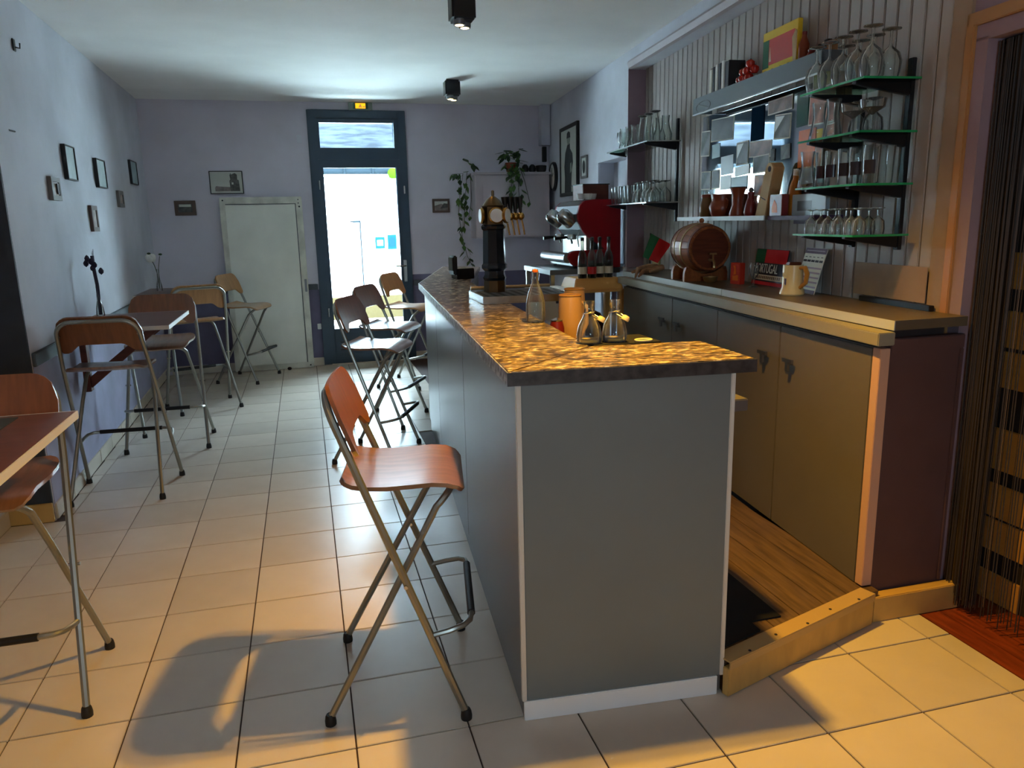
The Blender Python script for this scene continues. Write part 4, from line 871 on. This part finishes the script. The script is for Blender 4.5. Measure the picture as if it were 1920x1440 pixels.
row('small',[.18,.25,.32,.39,.46,.53],.225,LEV[3],'in front on the lowest near shelf','small stemmed glasses on the lowest near shelf',True)
row('small',[.21,.28,.35,.42,.49],.13,LEV[3],'at the back of the lowest near shelf','small stemmed glasses on the lowest near shelf',True)
row('pilsner',[2.50,2.62,2.74],.20,1.975,'at the right of the upper far shelf','beer glasses on the upper far shelf',True)
row('flared',[2.88,3.0,3.12],.21,1.975,'in the middle of the upper far shelf','flared glasses on the upper far shelf')
row('goblet',[3.22,3.305],.17,1.975,'at the left of the upper far shelf','goblets on the upper far shelf')
row('jug',[2.56,2.68],.10,1.975,'at the back of the upper far shelf','carafes on the upper far shelf')
row('tumbler',[2.92,2.995,3.07,3.145,3.22,3.30],.22,1.582,'at the front left of the lower far shelf','tumblers on the lower far shelf')
row('highball',[2.90,3.0,3.1],.11,1.582,'at the back of the lower far shelf','tall glasses on the lower far shelf')
row('goblet',[2.48,2.57,2.66,2.75,2.84],.20,1.582,'at the right of the lower far shelf','upturned goblets on the lower far shelf',True)
row('goblet',[2.52,2.64,2.76],.11,1.582,'behind on the lower far shelf','upturned goblets on the lower far shelf',True)

# ------------------------------------------------------------------ mirror, light fascia and picture shelf
mr = wloc(thing('bar_mirror','wide bar mirror covered with photos and postcards','mirror'),.80,.0195,0)
MB().box(-.008,0,0,1.33,1.49,2.075).build('mirror_glass','mirror',mr); 
fz = wloc(thing('light_fascia','grey light fascia box above the bar mirror','light fixture'),.66,.0195,0)
MB().box(-.12,-.0,0,1.37,2.155,2.165).box(-.12,-.105,0,1.37,2.075,2.155).box(-.12,0,0,.01,2.08,2.155).box(-.12,0,1.36,1.37,2.08,2.155).build('housing','fascia_grey',fz,bev=.002); MB().cyl((-.06,.05,2.10),(-.06,1.32,2.10),.013,10).build('tube','neon_tube',fz,smooth=True); MB().box(-.122,-.118,0,1.37,2.068,2.076).build('metal_lip','steel',fz)
MB().tube([(-.1215,1.22+.10*math.cos(a*PI/10),2.105+.030*math.sin(a*PI/10)) for a in range(20)],.002,5,closed=True).tube([(-.1225,1.13,2.085),(-.1225,1.29,2.125)],.0022,5).build('oval_emblem','steel_dull',fz)
sh = wloc(thing('picture_shelf','narrow white shelf under the bar mirror','shelf'),1.03,.0195,0)
MB().box(-.15,0,.0,1.12,1.458,1.475).build('board','worktop',sh,bev=.002); MB().box(-.155,-.150,0,1.12,1.455,1.478).build('front_edge','worktop_edge',sh)
sh2 = wloc(thing('dark_ledge','dark maroon ledge continuing the picture shelf to the right','shelf'),.61,.0195,0)
MB().box(-.14,0,.0,.415,1.455,1.475).build('board','violet',sh2,bev=.002); MB().box(-.012,0,.02,.395,1.435,1.4545).build('batten','violet',sh2)
CARDS=[(1.70,2.00,1.91,2.04,'photo_dark','large dark photo at the upper left of the mirror'),(1.35,1.49,1.87,2.04,'blue_dark','narrow dark blue photo under the light strip'),(1.07,1.31,1.98,2.05,'photo_mauve','wide mauve photo under the light strip'),(1.08,1.24,1.85,1.97,'photo_grey','grey photo with a bright corner at the middle right of the mirror'),(.93,1.03,1.89,2.05,'green_glass','tall dark green glossy card near the shelf unit'),(.71,.92,1.88,2.03,'photo_pink','pinkish photo with pale border beside the green card'),(.855,1.00,1.70,1.87,'card_orange','bright orange folded card on the right of the mirror'),(.79,.85,1.69,1.81,'photo_brown','small brown patterned card beside the orange card'),(.73,.90,2.035,2.13,'photo_green','olive green photo at the top right of the mirror'),(1.26,1.50,1.78,1.865,'photo_mauve','mauve landscape photo in the middle of the mirror'),(1.275,1.45,1.70,1.79,'photo_grey','grey brown photo under the mauve landscape'),(1.07,1.16,1.75,1.82,'sepia_dark','little grey photo alone on the mirror'),(1.69,1.85,1.715,1.82,'card_blue','pale blue rounded card on the left of the mirror'),(1.51,1.65,1.755,1.88,'photo_dark','dark photo with white wedge in the left half of the mirror'),(1.49,1.66,1.70,1.75,'card_white','wide white card in the left half of the mirror'),(1.71,1.85,1.63,1.71,'card_white','square white card low on the left of the mirror'),(1.51,1.70,1.62,1.695,'teal','teal card low on the left of the mirror'),(1.98,2.12,1.64,1.75,'photo_grey','grey photo at the lower left edge of the mirror'),(1.86,1.97,1.64,1.75,'photo_dark','dark photo beside the square white card'),(.85,1.03,1.62,1.69,'card_blue','pale blue card below the orange card'),(.77,.845,1.62,1.685,'teal','small teal card touching the shelf unit'),(1.26,1.43,1.58,1.69,'photo_brown','brown and orange patterned card behind the vases'),(2.01,2.14,1.84,1.99,'photo_grey','crumpled grey leaflet at the left edge of the mirror'),(1.22,1.26,1.75,1.81,'sepia_dark','tiny dark card beside the grey brown photo'),(1.87,1.98,1.82,1.90,'teal','dark teal card below the large dark photo'),(.85,1.01,1.54,1.61,'photo_purple','dark purple group photo above the blue frame'),(.795,.845,1.82,1.86,'yellow','tiny yellow card above the orange card'),(.705,.785,1.82,1.875,'photo_brown','dark brown card behind the shelf glasses')]
for k,(s0,s1,z0,z1,m,lb) in enumerate(CARDS):
    t=wloc(thing('postcard',lb,'postcard',group='cards stuck on the bar mirror'),(s0+s1)/2,.0285+.0012*(k%3),(z0+z1)/2)
    w,h=s1-s0,z1-z0; t.rotation_euler.x=random.uniform(-.06,.06)
    b=.006 if m.startswith('photo') else .0
    MB().box(-.001,0,-w/2,w/2,-h/2,h/2).build('card_stock','paper' if b else m,t)
    if b: MB().box(-.0015,-.001,-w/2+b,w/2-b,-h/2+b,h/2-b).build('printed_face',m,t)
    if k in (3,13): MB().prismx([(-w*.1,h/2-.01),(w/2-.01,h/2-.01),(w/2-.01,-h*.2)],-.0020,-.0015).build('bright_corner','card_white',t)
def on_shelf(name,label,cat,s,d,z,rz=0): 
    t=wloc(thing(name,label,cat),s,d,z); t.rotation_euler.z=TH+rz; return t
ZS=1.4758
t=on_shelf('storage_jar','olive brown jar at the left end of the picture shelf','jar',1.86,.10,ZS); MB().lathe([(.04,0),(.048,.01),(.048,.07),(.036,.10),(.036,.112)],16).build('body','jar_olive',t,smooth=True); MB().lathe([(.039,.112),(.040,.13),(.0001,.134)],16).build('lid','clay',t,smooth=True)
t=on_shelf('clay_pot','round brown clay pot on the picture shelf','pot',1.66,.105,ZS); MB().shell([(.05,0),(.064,.02),(.070,.055),(.060,.08),(.056,.09),(.062,.125)],.005,20).build('body','clay',t,smooth=True); MB().tube([(.0,-.060,.10),(.0,-.088,.085),(.0,-.066,.05)],.006,6).build('handle','clay',t,smooth=True)
t=on_shelf('tapered_vase','tapered brown glazed vase leaning on the picture shelf','vase',1.45,.11,ZS); MB().shell([(.042,0),(.046,.01),(.030,.06),(.034,.12),(.044,.152)],.004,16).build('body','clay',t,smooth=True); MB().lathe([(.043,.15),(.046,.153),(.043,.156),(.041,.153)],16).build('rim','photo_dark',t,smooth=True)
t=on_shelf('dark_vase','dark slim vase behind the tapered vase','vase',1.34,.09,ZS); MB().lathe([(.028,0),(.036,.02),(.026,.07),(.015,.10),(.018,.125)],14).build('body','dark_red',t,smooth=True); MB().sphere((0,0,.135),.014,6).build('stopper','steel_dull',t,smooth=True)
t=on_shelf('kraft_bottle_bag','tall tan cardboard bottle carrier standing slanted on the picture shelf','bottle carrier',1.15,.10,ZS); MB().prismx([(.06,0),(-.045,0),(-.11,.23),(-.085,.255),(-.05,.255),(-.03,.235)],-.03,.03).build('carton','kraft',t,bev=.003); MB().cyl((-.032,-.072,.225),(-.030,-.072,.225),.014,14).build('hole','ink',t); MB().prismx([(-.045,.075),(.005,.09),(.005,.095),(-.045,.08)],-.0312,-.0305).build('print_line','ink',t)
t=on_shelf('amber_bottle','amber bottle leaning beside the cardboard carrier','bottle',.935,.07,ZS); MB().lathe([(.028,0),(.030,.01),(.030,.13),(.014,.17),(.012,.20),(.0001,.202)],14).build('glass','amber',t,smooth=True); MB().lathe([(.0135,.185),(.0135,.215),(.0001,.216)],10).build('cap','card_white',t)
t=on_shelf('red_card_box','small red box with orange flame mark on the picture shelf','box',.972,.13,ZS); MB().box(-.018,.018,-.058,.058,0,.10).build('carton','dark_red',t,bev=.002); MB().prismx([(-.02,.015),(.03,.015),(.035,.04),(.012,.075),(-.01,.055)],-.0192,-.0182).build('flame_mark','card_orange',t)
t=on_shelf('blue_frame','blue grey framed panel at the right end of the picture shelf','frame',.775,.085,ZS); MB().box(-.01,.01,-.145,.14,0,.095).build('panel','card_blue',t,bev=.002); MB().box(-.0112,-.0102,-.03,.09,.02,.065).build('dark_patch','fascia_grey',t)
ZT=2.1655
for k,(s_,h_,m_,lb) in enumerate(((1.83,.13,'paper','leftmost white spined book on the light fascia'),(1.79,.14,'book_dark','first dark book on the light fascia'),(1.755,.145,'white_plain','second white book on the light fascia'),(1.715,.145,'book_dark','second dark book on the light fascia'),(1.675,.15,'white_plain','third white book on the light fascia'),(1.62,.14,'book_dark','thick dark book on the light fascia'))):
    t=on_shelf('book',lb,'book',s_,.075,ZT); t['group']='books on the light fascia'; w_=.030 if k<5 else .05; MB().box(-.045,.05,-w_/2,w_/2,0,h_).build('cover',m_,t,bev=.002); MB().box(-.043,.048,-w_/2+.003,w_/2-.003,h_-.004,h_+.0006).build('pages','paper',t)
t=on_shelf('tall_card','tall grey card leaning left of the books','card',1.935,.045,2.157); MB().box(-.006,.006,-.05,.05,0.01,.175).build('board','photo_mauve',t,bev=.002); MB().box(.0061,.012,-.05,-.044,.01,.175).build('edge_strip','ink',t)
k=0
for s_,d_,z_ in ((1.52,.09,0),(1.47,.10,0),(1.42,.09,0),(1.495,.085,.036),(1.445,.09,.036),(1.40,.07,.036),(1.42,.085,.066)):
    t=on_shelf('red_pepper','%s red glazed pepper of the pile on the light fascia'%('lowest left','lowest middle','lowest right','second layer left','second layer middle','second layer right','topmost')[k],'ornament',s_,d_,ZT+z_); t['group']='red peppers on the light fascia'
    MB().lathe([(.0001,0),(.015,.002),(.024,.016),(.022,.032),(.010,.040),(.0001,.038)],12).build('body','pepper',t,smooth=True); MB().cyl((0,0,.036),(.003,0,.046),.003,6).build('stalk','stem',t); k+=1
t=on_shelf('game_box','flat yellow, red and green box leaning on the light fascia','box',1.15,.06,ZT); MB().box(-.012,.012,-.165,.165,0,.205).build('carton','yellow',t,bev=.002); MB().box(-.0132,-.0122,-.14,.10,.045,.165).build('red_field','red_box',t); MB().box(-.0134,-.0122,.10,.16,.035,.165).build('green_field','flag_green',t); MB().prismx([(.075,.06),(.095,.06),(.09,.13)],-.0142,-.0136).build('pale_mark','sign_cream',t)
for q in (-.1,-.03,.05,.12): MB().box(-.0132,-.0122,q,q+.02,.012,.024).build('print_mark','ink',t)
MB().prismx([(-.163,.02),(-.135,.02),(-.12,.13),(-.15,.16),(-.163,.15)],-.0145,-.0124).build('beige_figure','kraft',t)
t=on_shelf('old_camera','small old camera at the right end of the light fascia','camera',.735,.07,ZT); MB().box(-.018,.02,-.05,.05,0,.045).build('body','drift',t,bev=.004); MB().lathe([(.017,0),(.017,.018),(.012,.02)],14).xf(Matrix.Translation((-.018,.01,.022)) @ Matrix.Rotation(-PI/2,4,'Y')).build('lens','black',t,smooth=True); MB().box(-.008,.01,-.015,.015,.0452,.056).build('viewfinder','metal_dark',t)
t=on_shelf('dark_trinket','tiny dark trinket between the brown bottle and the camera','ornament',.86,.07,ZT); MB().lathe([(.018,0),(.024,.012),(.014,.03),(.017,.04),(.0001,.05)],12).build('body','dark_red',t,smooth=True); MB().lathe([(.026,.0),(.026,.004),(.0001,.005)],12).build('foot','black',t)
t=on_shelf('brown_bottle','small reddish brown flat bottle right of the yellow box','bottle',.945,.06,ZT); MB().lathe([(.020,0),(.024,.01),(.024,.08),(.012,.11),(.010,.125),(.0001,.126)],12).build('glass','clay',t,smooth=True); MB().lathe([(.011,.12),(.011,.135),(.0001,.136)],8).build('cap','dark_red',t)

# ------------------------------------------------------------------ things on the back worktop
ZW=1.1155
fg=on_shelf('table_flag','small green and red table flag on a stick','flag',2.50,.22,ZW,math.radians(65))
MB().lathe([(.035,0),(.036,.008),(.010,.016),(.006,.02)],14).build('foot','black',fg,smooth=True); MB().tube([(0,0,.015),(0,.0,.26)],.004,6).build('stick','black',fg)
def fpt(a,b): return (-.003-.01*math.sin(3*a), .0-.105*a+.04*(0)-.0, .26-.11*b-.055*a)
def flag_part(u0,u1,m,nm):
    def f(u,v):
        uu=u0+(u1-u0)*u; return (-.006-.008*math.sin(5*uu), -.005-.135*uu*(1-.25*v)+.055*v, .258-.155*v-.075*uu+.03*v*uu),(1,0,0)
    sheet(8,6,f,.0015).build(nm,m,fg,smooth=True)
flag_part(0,.42,'flag_green','green_field'); flag_part(.42,1,'flag_red','red_field')
t=on_shelf('holy_card','small pale card with a dark picture behind the flag','card',2.62,.13,ZW,.15); MB().box(-.008,.008,-.045,.045,0,.135).build('board','kraft',t); MB().box(-.0092,-.0082,-.022,.022,.065,.115).build('image','ink',t)
t=on_shelf('driftwood','gnarled brown driftwood piece hanging over the worktop edge','driftwood',2.33,.315,ZW)
for pts,r_ in (([(.10,.05,.03),(.02,.0,.04),(-.06,-.03,.035),(-.085,-.05,-.02)],[.028,.026,.016,.006]),([(.08,.0,.025),(-.03,-.05,.02),(-.075,-.085,-.01)],[.022,.016,.007]),([(.06,.10,.02),(-.02,.06,.025),(-.08,.03,.01)],[.02,.016,.008]),([(.11,-.02,.04),(.05,-.06,.035),(.0,-.09,.02)],[.02,.018,.008])): MB().tube(pts,r_,8).build('branch','drift',t,smooth=True)
t=on_shelf('small_card_stand','small white card with green sprig beside the barrel','card',2.22,.12,ZW); MB().box(-.006,.006,-.03,.03,0,.075).build('board','paper',t); MB().prismx([(0,.075),(.02,.105),(.028,.10),(.012,.075)],-.003,.003).build('sprig','leaf',t)
br=on_shelf('wine_barrel','small wooden wine barrel on a cradle with brass tap','barrel',1.73,.20,ZW)
R0,R1,Lb=.122,.141,.30; zc=.046+R1
prof=[(.0001,-Lb/2+.012),(R0-.010,-Lb/2+.012),(R0-.008,-Lb/2),(R0,-Lb/2)]+[(R0+(R1-R0)*math.sin(PI*k/12),-Lb/2+Lb*k/12) for k in range(1,12)]+[(R0,Lb/2),(R0-.008,Lb/2),(R0-.010,Lb/2-.012),(.0001,Lb/2-.012)]
# 22 staves as pieces, two heads, hoops
NS=22
for k in range(NS):
    a0,a1=2*PI*k/NS+.006,2*PI*(k+1)/NS-.006; vs=[];fs_=[]
    ring=[(R0+(R1-R0)*math.sin(PI*i/10),-Lb/2+Lb*i/10) for i in range(11)]
    for r_,y_ in ring:
        for rr in (r_,r_-.012):
            for a_ in (a0,a1): vs.append((rr*math.cos(a_),y_,zc+rr*math.sin(a_)))
    for i in range(10):
        b=4*i; fs_+=[(b,b+1,b+5,b+4),(b+2,b+6,b+7,b+3),(b,b+4,b+6,b+2),(b+1,b+3,b+7,b+5)]
    fs_+=[(0,2,3,1),(40,41,43,42)]
    MB().add(vs,fs_).build('stave','barrel_wood',br,smooth=True)
for y_ in (-Lb/2+.016,Lb/2-.016): MB().lathe([(.0001,-.005),(R0-.012,-.005),(R0-.012,.005),(.0001,.005)],28,(0,y_,zc),'y').build('barrel_head','barrel_dark',br)
for y_,w_ in ((-Lb/2+.008,.018),(-.055,.014),(.042,.014),(Lb/2-.026,.018)):
    rr=R0+(R1-R0)*math.sin(PI*(y_+Lb/2)/Lb); r2=R0+(R1-R0)*math.sin(PI*max(0,min(1,(y_+w_+Lb/2)/Lb)))
    MB().lathe([(rr+.0005,0),(rr+.003,0),(r2+.003,w_),(r2+.0005,w_)],32,(0,y_,zc),'y').build('hoop','hoop' if abs(y_)<.1 else 'barrel_dark',br,smooth=True)
MB().sphere((0,-.02,zc+R1+.012),.015,8).build('bung','barrel_wood',br,smooth=True)
tap_=MB().tube([(0,-Lb/2+.01,zc-.065),(0,-Lb/2-.05,zc-.065),(0,-Lb/2-.06,zc-.08),(0,-Lb/2-.06,zc-.105)],.008,8).build('tap','hoop',br,smooth=True); MB().tube([(0,-Lb/2-.04,zc-.06),(0,-Lb/2-.04,zc-.03)],.006,6).box(-.02,.02,-Lb/2-.046,-Lb/2-.034,zc-.034,zc-.024).build('tap_key','hoop',tap_)
for y_ in (-.105,.075):
    MB().prismy([(-.13,0),(.13,0),(.13,.05),(.12,.082),(.10,.078)]+[((R1+.004)*math.cos(a),zc+(R1+.004)*math.sin(a)) for a in [-.72-k*(PI-1.44)/8 for k in range(9)]]+[(-.10,.078),(-.12,.082),(-.13,.05)],y_,y_+.03).build('cradle','barrel_wood',br,bev=.003)
MB().box(-.03,.03,-.074,.074,.012,.035).build('cradle_rail','barrel_wood',br)
t=on_shelf('brass_bowl','low brass bowl under the barrel tap','bowl',1.535,.215,ZW); MB().shell([(.025,0),(.036,.01),(.042,.032)],.003,16).build('body','hoop',t,smooth=True)
t=on_shelf('red_packet','upright red packet beside the barrel','packet',1.375,.13,ZW,.25); MB().box(-.018,.018,-.038,.038,0,.115).build('carton','red_box',t,bev=.002); MB().prismx([(-.01,.055),(.012,.05),(.006,.085),(.016,.1),(-.002,.1)],-.0192,-.0182).build('script_mark','card_orange',t); MB().prismx([(-.025,.02),(.02,.02),(.02,.045),(-.025,.05)],-.0192,-.0182).build('text_block','card_orange',t)
t=on_shelf('stemmed_sample_glass','small stemmed glass in front of the PORTUGAL sign','glass',1.19,.13,ZW); MB().shell([(.0001,0),(.024,0),(.024,.003),(.006,.008),(.005,.04),(.022,.06),(.026,.09),(.022,.125)],.0018,14).build('bowl','glass_clear',t,smooth=True)
sg=on_shelf('portugal_sign','metal PORTUGAL sign with green and red band leaning on the wall','sign',1.21,.045,ZW); sg.rotation_euler=(0,.16,TH)
MB().box(-.004,0,-.165,.165,0,.19).build('plate','sign_black',sg,bev=.001); MB().box(-.0055,-.0042,.065,.163,.118,.188).build('green_band','flag_green',sg); MB().box(-.0055,-.0042,-.163,.062,.118,.188).build('red_band','flag_red',sg); MB().box(-.0055,-.0042,-.155,.14,.028,.055).build('cream_band','sign_cream',sg); MB().box(-.0055,-.0042,-.163,.163,.002,.02).build('red_foot_band','flag_red',sg)
text('PORTUGAL',.068,'paper',sg,(-.0052,.030,.086),(PI/2,0,-PI/2),sx=.68)
for k in range(14):
    y_=.125-.019*k; MB().box(-.0062,-.0056,y_-.006,y_+.006,.034,.049).build('worn_letter','jar_olive',sg)
mg=on_shelf('stoneware_mug','cream stoneware mug with tan handle and dark lettering','mug',.742,.17,ZW)
MB().shell([(.052,0),(.056,.006),(.054,.02),(.047,.035),(.046,.10),(.045,.138)],.004,24).build('body','cream',mg,smooth=True); MB().tube([(.010,-.043,.125),(.018,-.07,.128),(.022,-.084,.10),(.02,-.078,.06),(.012,-.045,.035)],[.008,.011,.011,.010,.008],8).build('handle','mug_handle',mg,smooth=True); MB().lathe([(.0001,.105),(.040,.105),(.040,.11),(.0001,.11)],20).build('contents','mug_brown',mg)
MB().prism([(-.03,-.02),(.03,-.02),(.035,.025),(-.02,.03)],.135,.150).build('folded_paper','mug_brown',mg,bev=.003)
tx=text('CAL',.026,'ink',mg,(-.0425,.022,.095),(PI/2,0,-PI/2-.45),extrude=.001); MB().box(-.0475,-.0445,-.022,-.012,.05,.078).build('crest_mark','violet',mg)
cl_=on_shelf('desk_calendar','purple headed paper calendar leaning on the wall behind the mug','calendar',.80,.075,ZW); cl_.rotation_euler=(0,.26,TH-.10)
MB().box(-.003,0,-.105,.105,0,.215).build('sheet','paper',cl_); MB().box(-.0042,-.0031,-.105,.105,.188,.214).build('header','violet',cl_); MB().box(-.0042,-.0031,-.105,.105,.001,.018).build('footer','violet',cl_); MB().box(-.0046,-.0043,-.09,.09,.199,.203).build('header_line','pale_violet',cl_)
for r_ in range(5): MB().box(-.0040,-.0031,-.10,.10,.028+.022*r_,.036+.022*r_).build('week_band','pale_violet',cl_)
for c_ in range(5): MB().box(-.0040,-.0031,-.09+.04*c_,-.07+.04*c_,.170,.173).build('column_heading','ink',cl_); MB().box(-.0040,-.0031,-.095+.04*c_,-.062+.04*c_,.148,.158).build('month_entry','ink',cl_)
